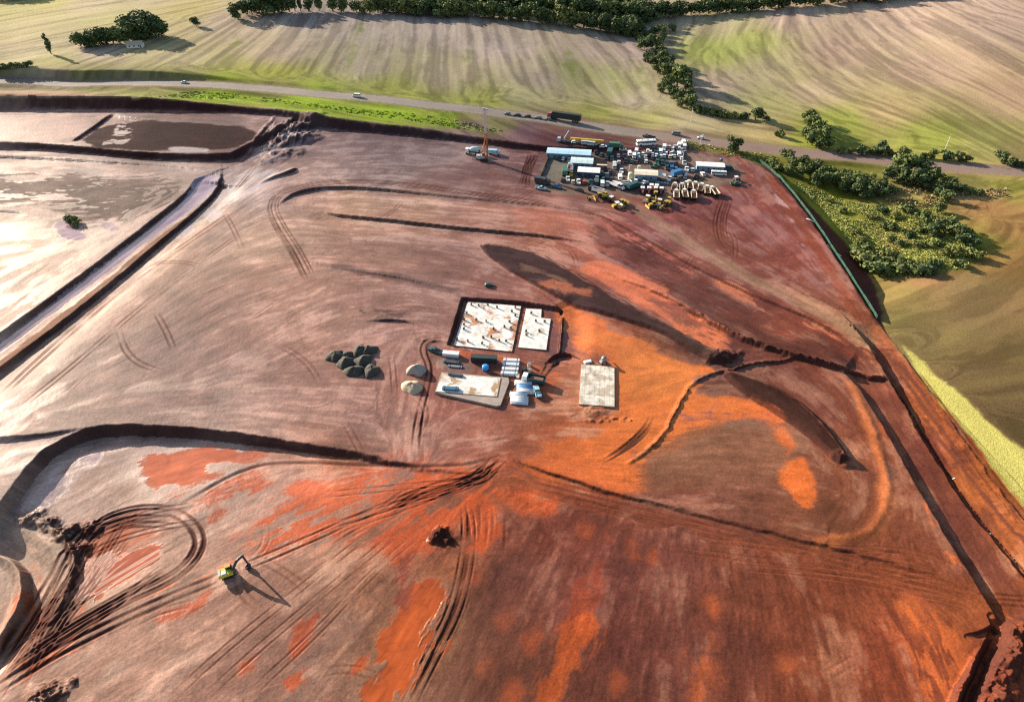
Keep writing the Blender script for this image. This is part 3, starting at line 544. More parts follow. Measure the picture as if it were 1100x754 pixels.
# the land beyond the site boundary is divided in parcels
def region(pts, rid, only=(1,)):
    P = W(smooth(pts, 1, True), None); sl = window(P, 1); d = sdf(P, sl); q = REG[sl]; q[(d < 0) & np.isin(q, only)] = rid
region([(-900,92),(0,90),(200,93),(300,100),(500,121),(610,136),(700,150),(760,157),(800,162),(850,172),(790,178),(600,168),(300,135),(0,125),(-900,120)], 5)
region([(690,28),(700,75),(740,118),(800,128),(850,140),(900,163),(1100,178),(2000,190),(2000,-10),(1000,-2),(850,8),(700,22)], 3)
region([(-900,50),(0,68),(90,53),(190,36),(250,22),(300,14),(450,17),(550,20),(640,30),(690,38),(690,28),(1000,-2),(2000,-10),(2000,-196),(-900,-196)], 2)
region([(830,175),(1000,184),(1100,190),(2000,235),(2000,1050),(1300,700),(1100,530),(955,362)], 4)
# the churned paths of machines
def off(pts, dx, dy): return [(p[0] + dx, p[1] + dy) for p in pts]
loop = [(-10,742),(40,704),(120,652),(185,624),(208,604),(217,584),(209,565),(192,552),(165,549)]
for o in (0, 1): tracks(off(loop, -o * 2, -o * 2 - 1), (-1.3, 1.3), .6, .5, cs=.75, z=None)
tracks([(165,549),(120,556),(85,572),(66,600),(40,650),(0,712),(-20,740)], (-1.2, 1.2), .6, .5, cs=.8, z=None)
tracks([(192,552),(150,548),(110,560),(84,590),(64,630),(28,690),(-10,736)], (-2.6, -1.2, 1.2), .5, .45, cs=.8, z=None)
tracks([(-20,752),(60,700),(150,655),(246,616)], (-1.3, 1.3), .7, .6, cs=.8, z=None)
tracks([(246,616),(300,594),(370,562),(440,532),(500,512),(545,488)], (-1.3, 1.3), .5, .32, cs=.5, z=None)
tracks([(185,546),(215,530),(245,512),(275,500),(300,496),(350,497),(420,501),(490,501),(530,492),(546,486)], (0,), .9, .6, cs=.85, z=None, dash=.1)
for k in range(11):
    r = random.random
    s = (-30 + r() * 60, 715 + r() * 40); e = (85 + r() * 130, 548 + r() * 60); mx = .5 * (s[0] + e[0]) + (r() - .5) * 26 - 12; my = .5 * (s[1] + e[1]) + (r() - .5) * 26 + 8
    tracks([s, (mx, my), e], (-1.1, 1.1) if k % 2 else (-1.2, 0, 1.2), .34 + r() * .2, .22 + r() * .2, cs=.62, z=None, dash=.12)
for k in range(8):
    r = random.random
    s = (70 + r() * 40, 575 + r() * 45); e = (165 + r() * 70, 540 + r() * 26)
    tracks([s, (.5 * (s[0] + e[0]) - 12, .5 * (s[1] + e[1]) - 9), e], (-.9, .9), .34 + r() * .15, .22 + r() * .15, cs=.62, z=None, dash=.12)
hub = [(546,488),(540,492),(535,488),(530,494)]
for k in range(9):
    r = random.random
    e = random.choice([(300 + r() * 120, 560 + r() * 50), (380 + r() * 60, 520 + r() * 40), (430 + r() * 60, 500 + r() * 30), (250 + r() * 90, 530 + r() * 30)])
    h = random.choice(hub); mx = .5 * (h[0] + e[0]) + 8 + r() * 10; my = .5 * (h[1] + e[1]) + 4 + r() * 10
    tracks([h, (h[0] - 16, h[1] + 16 + r() * 6), (mx, my), e], (-1.1, 1.1), .34 + r() * .2, .2 + r() * .2, cs=.55, z=None, dash=.25)
for a, b in [((412,556),(470,520)), ((416,548),(462,526)), ((350,588),(395,562)), ((362,584),(410,560)), ((403,552),(450,522)), ((395,546),(425,530)), ((320,575),(335,562))]:
    tracks([a, (.5 * (a[0] + b[0]), .5 * (a[1] + b[1]) - 3), b], (-.7, .7), .7, .5, cs=.8, z=None)
for dx in (0, 5, 10): tracks([(430 + dx, 765), (462 + dx, 700), (486 + dx, 650), (497 + dx, 600), (500 + dx * .8, 560), (496 + dx * .5, 536)], (-.8, .8) if dx != 5 else (0,), .4, .35, cs=.6, dash=.5)
for x, q in ((509, 530), (517, 541), (523, 533), (536, 545)): tracks([(x + 4, q), (x + 7, 560), (x + 4, q + 58)], (0,), .6, .22, cs=.5, dash=.6)
for x0, x1 in ((250, 400), (285, 430), (330, 455)): tracks([(x0 - 70, 754), (x0, 690), (x1 - 50, 610), (x1, 570)], (-1.1, 1.1), .4, .16, col=(120,80,68), cs=.35, dash=.5)
tracks([(484,366),(464,364),(455,370),(455,380),(462,392),(461,410),(452,440),(447,470),(446,495)], (-1.1, 1.1), .5, .35, cs=.75)
tracks([(484,369),(466,367),(459,376),(466,394),(464,414),(456,445),(452,495)], (-.6,), .45, .3, cs=.7)
tracks([(420,378),(422,395),(425,430)], (-1.0, 1.0), .4, .2, cs=.5)
tr = [(335,300),(318,268),(303,246),(294,228),(294,215),(306,205),(330,199),(370,195),(430,196),(520,210),(600,220)]
tracks(tr, (-2.4, -1.0, 1.0, 2.4), .5, .35, cs=.65, dash=.15)
tracks(off(tr[:7], -4, 3), (-1.0, 1.0), .5, .3, cs=.5)
for k in range(26):
    r = random.random
    x, y = random.choice([(200 + r() * 90, 300 + r() * 120), (40 + r() * 160, 330 + r() * 110), (230 + r() * 150, 330 + r() * 60), (220 + r() * 50, 190 + r() * 40)])
    l = 14 + r() * 40; a = random.choice([-.75, -.6, -.45, 1.1, -.9]) ; ex, ey = x + l * math.cos(a), y + l * math.sin(a)
    tracks([(x, y), (.5 * (x + ex) + 2, .5 * (y + ey)), (ex, ey)], (-1.0, 1.0), .45, .16, col=(128,88,76), cs=.45, dash=.4)
tracks([(0,426),(60,370),(130,310),(200,262),(290,200)], (-2.2, -1.1, 1.1, 2.2), .45, .2, col=(140,104,92), cs=.45, dash=.4)
tracks([(20,440),(80,392),(150,330),(260,250)], (-1.1, 1.1), .45, .16, col=(140,104,92), cs=.4, dash=.5)
for o in (0, 4, 9): tracks([(640 + o, 500 - o * .5), (665 + o, 488 - o), (690 + o * .4, 470 - o), (702, 452 - o)], (-.7, .7), .5, .3, cs=.65, dash=.6)
for k in range(12):
    r = random.random; x = 700 + r() * 80; y = 335 + r() * 40
    tracks([(x, y), (x + 14, y - 2 + r() * 4), (x + 26, y + 5)], (0,), .6, .4, col=(72,40,36), cs=.6, dash=.5)
for k in range(7):
    r = random.random; y = 610 + r() * 36
    tracks([(700 + k * 40, y - 40 + k * 3), (820 + k * 30, y - 26), (960 + k * 14, y - 6), (1060, y + 12)], (-.9, .9), .4, .13, col=(120,66,50), cs=.4, dash=.5)
for y in (644, 649, 655): tracks([(1052, y - 6), (1080, y - 4), (1130, y)], (0,), .6, .4, col=(90,48,36), cs=.6)
for x in (790, 794, 800): tracks([(x - 14, 212), (x - 22, 235), (x - 20, 258), (x - 8, 272)], (-.8, .8), .5, .2, cs=.5)
for o in (0, 8, 16, 24): tracks([(958 + o, 392), (1005 + o, 455), (1060 + o, 528), (1110 + o, 592)], (0,), .7, .25, col=(100,52,34), cs=.55, dash=.4)
for o in (0, 6, 13): tracks([(560, 512 + o), (640, 532 + o), (740, 556 + o), (880, 592 + o), (1040, 634 + o)], (-1, 1), .5, .16, col=(120,64,48), cs=.5, dash=.3)
for k in range(9):
    r = random.random; x = 530 + r() * 90
    tracks([(x, 480 + r() * 10), (x + 8, 492 + r() * 6), (x + 22, 506 + r() * 8)], (-.5, .5), .5, .25, cs=.5, dash=.6)
for k in range(10):
    r = random.random; x = 545 + r() * 8; y = 168 + r() * 30
    tracks([(565 + r() * 20, 163), (562 + r() * 10, 180), (558 + r() * 12, 205)], (-.8, .8), .5, .2, cs=.5)
patch([(458,574),(468,564),(484,568),(490,580),(482,590),(464,586)], (74,46,42), 1.2, 1, 4, .9, .8, z=None)
# steep faces painted darker, shade of the banks put into the soil colour
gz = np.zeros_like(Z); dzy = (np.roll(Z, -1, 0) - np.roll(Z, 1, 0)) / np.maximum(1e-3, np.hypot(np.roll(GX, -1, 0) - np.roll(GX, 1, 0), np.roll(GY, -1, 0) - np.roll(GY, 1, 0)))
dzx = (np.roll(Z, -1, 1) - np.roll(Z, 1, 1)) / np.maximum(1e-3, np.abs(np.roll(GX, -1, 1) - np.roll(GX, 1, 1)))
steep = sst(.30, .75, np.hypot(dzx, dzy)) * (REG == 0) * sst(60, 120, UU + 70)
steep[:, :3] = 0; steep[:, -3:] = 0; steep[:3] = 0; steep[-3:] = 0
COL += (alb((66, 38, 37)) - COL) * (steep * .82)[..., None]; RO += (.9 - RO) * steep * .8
K1 = [(800,677,1.42,1.45,1.25),(700,417,1.06,1.28,1.1),(400,457,.95,.95,1.0),(300,677,.82,.75,.72),(200,350,.74,.74,.86),(300,262,1.0,1.06,1.2),(450,160,.74,.98,1.2),(507,268,.66,.76,.92),(700,250,.86,.95,1.18),(850,220,.8,.86,.98),(1000,490,1.35,1.38,1.15),(440,700,.95,.92,.7),(600,620,1.05,.93,.82),(950,700,1.8,1.95,1.6),(200,730,.92,.85,.8),(600,290,1,1.15,1.25),(30,307,.82,.76,.77),(100,205,.68,.68,.72),(150,222,.7,.7,.75),(60,250,.82,.8,.82),(20,200,.85,.83,.85),(880,560,1.3,1.35,1.15)]  # local colour correction; sky sheen on wet mud goes in as grey-mauve
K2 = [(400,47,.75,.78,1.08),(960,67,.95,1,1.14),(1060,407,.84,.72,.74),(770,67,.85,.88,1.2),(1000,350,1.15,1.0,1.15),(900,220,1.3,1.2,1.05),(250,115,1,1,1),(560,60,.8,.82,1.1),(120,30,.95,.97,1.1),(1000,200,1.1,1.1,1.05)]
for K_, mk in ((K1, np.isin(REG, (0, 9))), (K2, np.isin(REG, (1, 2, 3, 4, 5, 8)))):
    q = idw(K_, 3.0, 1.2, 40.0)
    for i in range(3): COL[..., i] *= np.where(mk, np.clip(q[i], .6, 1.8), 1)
COL[:] = np.clip(COL, .008, .85)
# rough clods wherever the soil is churned
clod = fbm(GX, GY, .9, 3, 12) * np.clip(1.3 / (2 * SP) - .3, 0, 1)
Z += (REG == 0) * clod * .035 + (REG == 8) * .5 * fbm(GX, GY, 5, 3, 3)
_p = PINM * (VV > 400); Z[:] = Z * (1 - _p) + (ZM - .03) * _p
# water lies level
wm = np.isin(REG, (9, 10))
# ================================================================== meshes of the ground
def node_mat(name):
    m = bpy.data.materials.new(name); m.use_nodes = True; nt = m.node_tree
    for n in list(nt.nodes): nt.nodes.remove(n)
    o = nt.nodes.new('ShaderNodeOutputMaterial'); b = nt.nodes.new('ShaderNodeBsdfPrincipled'); nt.links.new(b.outputs[0], o.inputs[0])
    return m, nt, b
def ground_mat(name, grain, bump, scale, spec=.5, fine=1.0):
    m, nt, b = node_mat(name); N = nt.nodes; Lk = nt.links.new
    at = N.new('ShaderNodeAttribute'); at.attribute_name = 'soil'
    ro = N.new('ShaderNodeAttribute'); ro.attribute_name = 'wet'
    tc = N.new('ShaderNodeTexCoord')
    n1 = N.new('ShaderNodeTexNoise'); n1.inputs['Scale'].default_value = scale; n1.inputs['Detail'].default_value = 9; n1.inputs['Roughness'].default_value = .65
    Lk(tc.outputs['Object'], n1.inputs['Vector'])
    r = N.new('ShaderNodeMapRange'); r.inputs[1].default_value = .25; r.inputs[2].default_value = .75; r.inputs[3].default_value = 1 - grain; r.inputs[4].default_value = 1 + grain
    Lk(n1.outputs[0], r.inputs[0])
    mx = N.new('ShaderNodeMix'); mx.data_type = 'RGBA'; mx.blend_type = 'MULTIPLY'; mx.inputs[0].default_value = 1
    Lk(at.outputs['Color'], mx.inputs[6]); Lk(r.outputs[0], mx.inputs[7]); Lk(mx.outputs[2], b.inputs['Base Color'])
    Lk(ro.outputs['Fac'], b.inputs['Roughness'])
    if spec < .2:
        sp = N.new('ShaderNodeMapRange'); sp.inputs[1].default_value = .18; sp.inputs[2].default_value = .7; sp.inputs[3].default_value = .5; sp.inputs[4].default_value = .03
        Lk(ro.outputs['Fac'], sp.inputs[0]); Lk(sp.outputs[0], b.inputs['Specular IOR Level'])
    else: b.inputs['Specular IOR Level'].default_value = spec
    if bump:
        n2 = N.new('ShaderNodeTexNoise'); n2.inputs['Scale'].default_value = scale * 2.2; n2.inputs['Detail'].default_value = 5
        Lk(tc.outputs['Object'], n2.inputs['Vector'])
        bp = N.new('ShaderNodeBump'); bp.inputs['Strength'].default_value = bump; bp.inputs['Distance'].default_value = .35
        Lk(n2.outputs[0], bp.inputs['Height']); Lk(bp.outputs[0], b.inputs['Normal'])
    return m
def simple(name, col, rough=.6, metal=0.0, var=.12, scale=3.0, spec=.5):
    m, nt, b = node_mat(name); N = nt.nodes
    tc = N.new('ShaderNodeTexCoord'); n1 = N.new('ShaderNodeTexNoise'); n1.inputs['Scale'].default_value = scale; n1.inputs['Detail'].default_value = 4
    nt.links.new(tc.outputs['Object'], n1.inputs['Vector'])
    cr = N.new('ShaderNodeValToRGB'); cr.color_ramp.elements[0].position = .3; cr.color_ramp.elements[1].position = .7
    c = lin(col) if max(col) > 1 else np.array(col)
    cr.color_ramp.elements[0].color = (*(c * (1 - var)), 1); cr.color_ramp.elements[1].color = (*np.minimum(c * (1 + var), .9), 1)
    nt.links.new(n1.outputs[0], cr.inputs[0]); nt.links.new(cr.outputs[0], b.inputs['Base Color'])
    b.inputs['Roughness'].default_value = rough; b.inputs['Metallic'].default_value = metal; b.inputs['Specular IOR Level'].default_value = spec
    return m
M_SOIL = ground_mat('wet_red_soil', .32, .12, 1.5, .14)
M_FIELD = ground_mat('stubble', .16, .3, .5, .15)
M_ROAD = ground_mat('asphalt', .10, .08, 1.2, .3)
M_GRASS = ground_mat('grass_ground', .25, .5, .8, .1)
M_WATER = ground_mat('muddy_water', .03, .02, .3, .5)
ids = np.arange(NU * NV, dtype=np.int64).reshape(NV, NU)
quads = np.stack([ids[1:, :-1], ids[1:, 1:], ids[:-1, 1:], ids[:-1, :-1]], -1).reshape(-1, 4)
fr = np.stack([REG[1:, :-1], REG[1:, 1:], REG[:-1, 1:], REG[:-1, :-1]], -1).reshape(-1, 4)
freg = np.sort(fr, 1)[:, 1]
XYZ = np.stack([GX, GY, Z], -1).reshape(-1, 3).astype(np.float32)
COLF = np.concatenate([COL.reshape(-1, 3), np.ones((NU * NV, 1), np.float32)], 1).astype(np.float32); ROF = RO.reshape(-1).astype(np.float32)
# one shared set of normals so the parcels meet without a seam
def sheet(name, q, mat, kind):
    used, inv = np.unique(q.reshape(-1), return_inverse=True)
    me = bpy.data.meshes.new(name); nv, nf = len(used), len(q)
    me.vertices.add(nv); me.vertices.foreach_set('co', XYZ[used].reshape(-1))
    me.loops.add(nf * 4); me.loops.foreach_set('vertex_index', inv.astype(np.int32).reshape(-1))
    me.polygons.add(nf); me.polygons.foreach_set('loop_start', np.arange(0, nf * 4, 4, dtype=np.int32))
    try: me.polygons.foreach_set('loop_total', np.full(nf, 4, np.int32))
    except Exception: pass
    me.polygons.foreach_set('use_smooth', np.ones(nf, bool))
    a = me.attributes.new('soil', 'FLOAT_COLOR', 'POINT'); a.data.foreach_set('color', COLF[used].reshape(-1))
    a = me.attributes.new('wet', 'FLOAT', 'POINT'); a.data.foreach_set('value', ROF[used])
    me.update(calc_edges=True); me.materials.append(mat)
    o = bpy.data.objects.new(name, me); C.objects.link(o); o['kind'] = kind
    return o
SETTING = {0: ('ground', M_SOIL, 'red-brown wet earth of the levelled building site'), 1: ('field', M_FIELD, 'harvested stubble field with curving rows behind the highway'),
 2: ('field', M_FIELD, 'pale green and tan fields beyond the tree belt'), 3: ('field', M_FIELD, 'wide tan stubble field with arcing rows on the far right'),
 4: ('field', M_FIELD, 'olive brown field with turning marks beside the site on the right'), 5: ('grass', M_GRASS, 'bright green grass verge between the highway and the cut bank'),
 6: ('road', M_ROAD, 'grey two-lane highway crossing behind the site'), 7: ('grass', M_GRASS, 'yellow-green grass strip along the right edge of the site'),
 8: ('terrain', M_GRASS, 'overgrown green hollow below the right bank'), 9: ('water', M_WATER, 'shallow muddy orange puddles on the earth')}
for rid, (nm, mt, lb) in SETTING.items():
    q = quads[freg == rid]
    if len(q):
        o = sheet(nm, q, mt, 'structure'); o['label'] = lb; o['category'] = {'ground':'ground','field':'field','grass':'grass','road':'road','terrain':'ground','water':'water'}[nm]
# ================================================================== OBJECT HELPERS
class MB:
    def __init__(s): s.v = []; s.f = []
    def add(s, v, f):
        n = len(s.v); s.v += [tuple(p) for p in v]; s.f += [tuple(i + n for i in q) for q in f]; return s
    def box(s, x0, x1, y0, y1, z0, z1, tx=0, ty=0, dx=0):
        """box tapering by tx, ty at the top, top shifted by dx"""
        return s.add([(x0,y0,z0),(x1,y0,z0),(x1,y1,z0),(x0,y1,z0),(x0+tx+dx,y0+ty,z1),(x1-tx+dx,y0+ty,z1),(x1-tx+dx,y1-ty,z1),(x0+tx+dx,y1-ty,z1)],
                     [(3,2,1,0),(4,5,6,7),(0,1,5,4),(1,2,6,5),(2,3,7,6),(3,0,4,7)])
    def loft(s, rings, cap=True):
        n = len(rings[0]); v = [p for r in rings for p in r]; f = []
        for k in range(len(rings) - 1):
            for i in range(n):
                a = k * n + i; b = k * n + (i + 1) % n; f.append((a, b, b + n, a + n))
        if cap: f.append(tuple(range(n - 1, -1, -1))); f.append(tuple((len(rings) - 1) * n + i for i in range(n)))
        return s.add(v, f)
    def prism(s, prof, y0, y1, ty=0):
        """side profile in x,z swept across y, top narrowed by ty per unit height share"""
        zs = [p[1] for p in prof]; lo, hi = min(zs), max(zs); k = lambda z: ty * (z - lo) / max(1e-6, hi - lo)
        n = len(prof); v = [(x, y0 + k(z), z) for x, z in prof] + [(x, y1 - k(z), z) for x, z in prof]
        f = [tuple(range(n)), tuple(range(2 * n - 1, n - 1, -1))] + [(i, i + n, (i + 1) % n + n, (i + 1) % n) for i in range(n)]
        return s.add(v, f)
    def cyl(s, a, b, r0, r1=None, n=10):
        r1 = r0 if r1 is None else r1; a = Vector(a); b = Vector(b); d = (b - a).normalized()
        u = d.orthogonal().normalized(); w = d.cross(u)
        ring = lambda c, r: [tuple(c + u * (r * math.cos(2 * math.pi * i / n)) + w * (r * math.sin(2 * math.pi * i / n))) for i in range(n)]
        return s.loft([ring(a, r0), ring(b, r1)])
    def bar(s, a, b, w, h=None):
        return s.cyl(a, b, w * .7, None, 4)
    def dome(s, c, r, h, n=12, m=4):
        rings = []
        for k in range(m):
            t = k / m * math.pi / 2; rings.append([(c[0] + r * math.cos(t) * math.cos(2 * math.pi * i / n), c[1] + r * math.cos(t) * math.sin(2 * math.pi * i / n), c[2] + h * math.sin(t)) for i in range(n)])
        rings.append([(c[0], c[1], c[2] + h)] * n); return s.loft(rings, False)
    def build(s, name, mat, parent=None, smooth=False):
        me = bpy.data.meshes.new(name); me.from_pydata(s.v, [], s.f); me.validate(); me.materials.append(mat)
        if smooth: me.polygons.foreach_set('use_smooth', np.ones(len(me.polygons), bool))
        o = bpy.data.objects.new(name, me); C.objects.link(o)
        if parent: o.parent = parent
        return o
from mathutils import Vector, Matrix
def thing(name, x=0, y=0, z=0, rz=0):
    o = bpy.data.objects.new(name, None); C.objects.link(o); o.location = (x, y, z); o.rotation_euler = (0, 0, rz); o.empty_display_size = .5; return o
def tag(o, label, cat, group=None):
    o['label'] = label; o['category'] = cat
    if group: o['group'] = group
    elif 'group' in o: del o['group']
    return o
def copy_tree(o, parent=None):
    c = o.copy(); C.objects.link(c); c.parent = parent
    for ch in o.children:
        if ch.name in C.objects: copy_tree(ch, c)
    return c
used = set()
def inst(proto, x, y, z, rz, s=1.0):
    o = proto if proto.name not in used else copy_tree(proto)
    if o is proto: used.add(proto.name)
    o.location = (x, y, z); o.rotation_euler = (0, 0, rz); o.scale = (s, s, s) if np.isscalar(s) else s
    return o
def paint(o, part, mat):
    for ch in o.children:
        if ch.name.split('.')[0] == part:
            ch.material_slots[0].link = 'OBJECT'; ch.material_slots[0].material = mat
ORD = ['first','second','third','fourth','fifth','sixth','seventh','eighth','ninth','tenth','eleventh','twelfth','thirteenth','fourteenth','fifteenth','sixteenth','seventeenth','eighteenth','nineteenth']
TENS = {2:'twenty',3:'thirty',4:'forty',5:'fifty',6:'sixty'}
def ordn(k):
    k += 1
    if k < 20: return ORD[k - 1]
    if k % 10 == 0: return TENS[k // 10][:-1] + 'ieth'
    return TENS[k // 10] + '-' + ORD[k % 10 - 1]
rad = math.radians
# ================================================================== TREES
R = random.Random(11)
M_LEAF = [simple('foliage_dark', (.085,.115,.048), .8, 0, .5, .9, .1), simple('foliage_mid', (.125,.155,.055), .8, 0, .5, .9, .1), simple('foliage_olive', (.165,.18,.06), .8, 0, .45, .9, .1), simple('foliage_light', (.20,.21,.065), .8, 0, .35, .9, .1)]
M_BARK = simple('bark', (.11,.085,.06), .9)
def crown_mesh(name, kind, n, mat, leaf):
    """leaf clumps through the volume of several uneven lobes; unit height"""
    v = []; f = []; lobes = []
    if kind == 'round':
        for k in range(12): 
            a = R.random() * 6.28; r = R.uniform(.06, .32); lobes.append((r * math.cos(a), r * math.sin(a), R.uniform(.22, .80), R.uniform(.14, .25)))
    elif kind == 'tall':
        for k in range(9): lobes.append((R.uniform(-.09, .09), R.uniform(-.09, .09), .28 + k * .078, R.uniform(.10, .17) * (1.15 - .07 * k)))
    elif kind == 'wide':
        for k in range(14):
            a = R.random() * 6.28; r = R.uniform(.1, .55); lobes.append((r * math.cos(a), r * math.sin(a), R.uniform(.25, .78), R.uniform(.16, .27)))
    else:
        for k in range(8):
            a = R.random() * 6.28; r = R.uniform(.1, .5); lobes.append((r * math.cos(a), r * math.sin(a), R.uniform(.22, .62), R.uniform(.20, .36)))
    tot = sum(l[3] ** 2 for l in lobes)
    for (lx, ly, lz, lr) in lobes:
        for k in range(int(n * lr * lr / tot)):
            d = Vector((R.gauss(0, 1), R.gauss(0, 1), R.gauss(0, 1) + .25)).normalized(); q = R.random() ** .4
            c = Vector((lx, ly, lz)) + d * lr * (.35 + .72 * q) * R.uniform(.8, 1.15)
            if c.z < .04: continue
            nn = (d + Vector((R.gauss(0, .55), R.gauss(0, .55), R.gauss(0, .55)))).normalized(); u = nn.orthogonal().normalized(); w_ = nn.cross(u)
            a = R.random() * 6.28; u, w_ = u * math.cos(a) + w_ * math.sin(a), w_ * math.cos(a) - u * math.sin(a)
            s = leaf * R.uniform(.6, 1.4); b = len(v)
            v += [c - u * s - w_ * s * .5, c + u * s * .3 - w_ * s, c + u * s + w_ * s * .4, c - u * s * .4 + w_ * s]
            f.append((b, b + 1, b + 2, b + 3))
    return [tuple(p) for p in v], f
TREES = {}
def tree_proto(key, kind, n, mat, leaf, name):
    t = thing(name)
    mb = MB(); top = .55 if kind in ('round', 'wide') else .75
    if kind == 'bush': top = .3
    mb.cyl((0, 0, -.06), (0.01, .0, top * .5), .035, .026, 6).cyl((.01, 0, top * .5), (.03, .02, top), .026, .008, 6)
    for k in range(5):
        a = k * 1.26 + .3; mb.cyl((.01, 0, top * (.45 + .08 * k)), (.2 * math.cos(a), .2 * math.sin(a), top * (.8 + .09 * k)), .013, .004, 5)
    mb.build('trunk', M_BARK, t)
    m2 = MB(); m2.add(*crown_mesh('crown', kind, n, mat, leaf)); m2.build('crown', mat, t)
    TREES[key] = t; return t
for i in range(3):
    tree_proto('dark%d' % i, 'round', 900, M_LEAF[0], .045, 'tree'); tree_proto('mid%d' % i, 'round', 900, M_LEAF[1], .045, 'tree')
    tree_proto('bush%d' % i, 'bush', 600, M_LEAF[1], .07, 'shrub'); tree_proto('olive%d' % i, 'bush', 700, M_LEAF[2], .07, 'shrub')
tree_proto('tall0', 'tall', 700, M_LEAF[0], .035, 'tree'); tree_proto('wide0', 'wide', 1300, M_LEAF[0], .045, 'tree'); tree_proto('wide1', 'wide', 1300, M_LEAF[1], .045, 'tree'); tree_proto('pale0', 'bush', 800, M_LEAF[3], .07, 'shrub')
SZ = {'trees of the far belt': 1.45, 'trees of the wooded strip': 1.4, 'hedgerow between the stubble fields': 1.45, 'farmhouse trees': 1.3, 'clump in the right field': 1.35, 'thicket below the highway': 1.3, 'bushes beyond the highway': 1.1}
def plant(key, px, py, h, label, group=None, sx=1.0):
    x, y, z = hit(px, py); k = h * R.uniform(.92, 1.08) * SZ.get(group, 1.15); sx *= 1.12
    o = inst(TREES[key], x, y, z - .15, R.random() * 6.28, (k * sx, k * sx, k))
    for ch in o.children:
        if ch.name.startswith('crown') and R.random() < .45 and ch.data.materials[0] in M_LEAF[:3]:
            ch.material_slots[0].link = 'OBJECT'; ch.material_slots[0].material = R.choice(M_LEAF[:2] + M_LEAF[1:3])
    return tag(o, label, 'tree' if o.name.startswith('tree') else 'shrub', group)
def yy(xs, ys, x): return float(np.interp(x, xs, ys))
# far belt
bx = [(256,21,10,'dark0',1.0),(271,16,10,'wide0',1),(279,15.5,13,'dark1',1),(287,14.5,14,'wide0',1),(295,14,14,'dark2',1),(303,13.5,13,'dark0',1),(311,13,12,'dark1',1),(317,12.5,11,'tall0',.8),(323,12.5,12,'tall0',.7),(332,12.5,11,'tall0',1.5),
      (343,12,8,'mid0',.8),(357.5,12.5,11,'tall0',1.5),(369,13,10,'dark2',.85),(383,14,7.5,'wide0',1),(397,14.5,8,'wide0',.9),(406,14,13,'dark0',1)]
for k in range(29):
    x = 414 + k * 9.6 + R.uniform(-2, 2); bx.append((x, yy([410,480,540,600,650,690], [14,17,21,26.5,34,40.5], x) + R.uniform(-1, .6), R.uniform(8, 12.5), R.choice(['dark0','dark1','dark2','wide0','mid0','mid1']), R.uniform(.95, 1.35)))
for k, (x, y, h, key, sx) in enumerate(bx):
    plant(key, x, y, h, '%s tree from the left along the near edge of the far tree belt' % ordn(k), 'trees of the far belt', sx)
b2 = []
for k in range(34):
    x = 425 + k * 8.2 + R.uniform(-2, 2); b2.append((x, yy([410,480,540,600,650,700], [10,9,11,15,22,26], x) + R.uniform(-1.5, 1), R.uniform(9, 13)))
for k, (x, y, h) in enumerate(b2):
    plant(R.choice(['dark0','dark1','dark2','wide0','mid2']), x, y, h, '%s tree from the left in the inner row of the far belt' % ordn(k), 'trees of the far belt', R.uniform(1, 1.4))
b3 = []
for k in range(42):
    x = 600 + k * 9.4 + R.uniform(-2, 2); b3.append((x, yy([590,650,700,740,800,850,900,1000], [10,17.5,18.5,16.5,12,7.5,3,-3], x) + R.uniform(-.8, .8), R.uniform(8, 11.5)))
for k, (x, y, h) in enumerate(b3):
    plant(R.choice(['dark0','dark1','dark2','wide0']), x, y, h, '%s tree from the left in the wooded strip rising to the top edge' % ordn(k), 'trees of the wooded strip', R.uniform(1.1, 1.5))
b4 = []
for k in range(30):
    x = 420 + k * 9 + R.uniform(-2, 2); b4.append((x, yy([410,500,600,690], [4,2,2,9], x) + R.uniform(-1, 1), R.uniform(9, 13)))
for k, (x, y, h) in enumerate(b4):
    plant(R.choice(['dark0','dark1','mid0','wide0']), x, y, h, '%s tree from the left in the hindmost row of the far belt' % ordn(k), 'trees of the far belt', R.uniform(1, 1.4))
for k in range(6):
    plant('dark%d' % (k % 3), -14 + k * 11, .5 - k * .5, 9, '%s tree from the left in the short row at the top left corner' % ordn(k), 'trees in the top left corner', 1.4)
# hedgerow running down to the highway
hr = [(664,36,6),(672,38.5,6),(681,39,5),(688,43,5),(696,40,6),(704,37,7),(712,34,6),(722,33,6),(692,52,8),(699,50,9),(706,50,8),(713,44,7),(700,60,5),(710,57,6),(696,66,7),(703,69,7),(711,66,8),(717,72,8),(706,78,6),(714,82,9),(722,80,8),(730,84,9),(727,92,13),(717,95,9),(736,96,10),(712,98,6),(722,103,7),(730,108,7),(738,106,7),(732,114,6),(741,117,9),(748,119,5),(756,121,4.5),(764,122.5,4.5),(773,124,4.5),(782,125.5,4),(791,126,4),(800,127,4),(811,128,7)]
for k, (x, y, h) in enumerate(hr):
    plant(R.choice(['mid0','mid1','mid2','dark1','wide1'] if h > 5.5 else ['bush0','bush1','bush2']), x, y + 1, h * .85, '%s plant from the top of the hedgerow between the two stubble fields' % ordn(k), 'hedgerow between the stubble fields', R.uniform(1.0, 1.3))
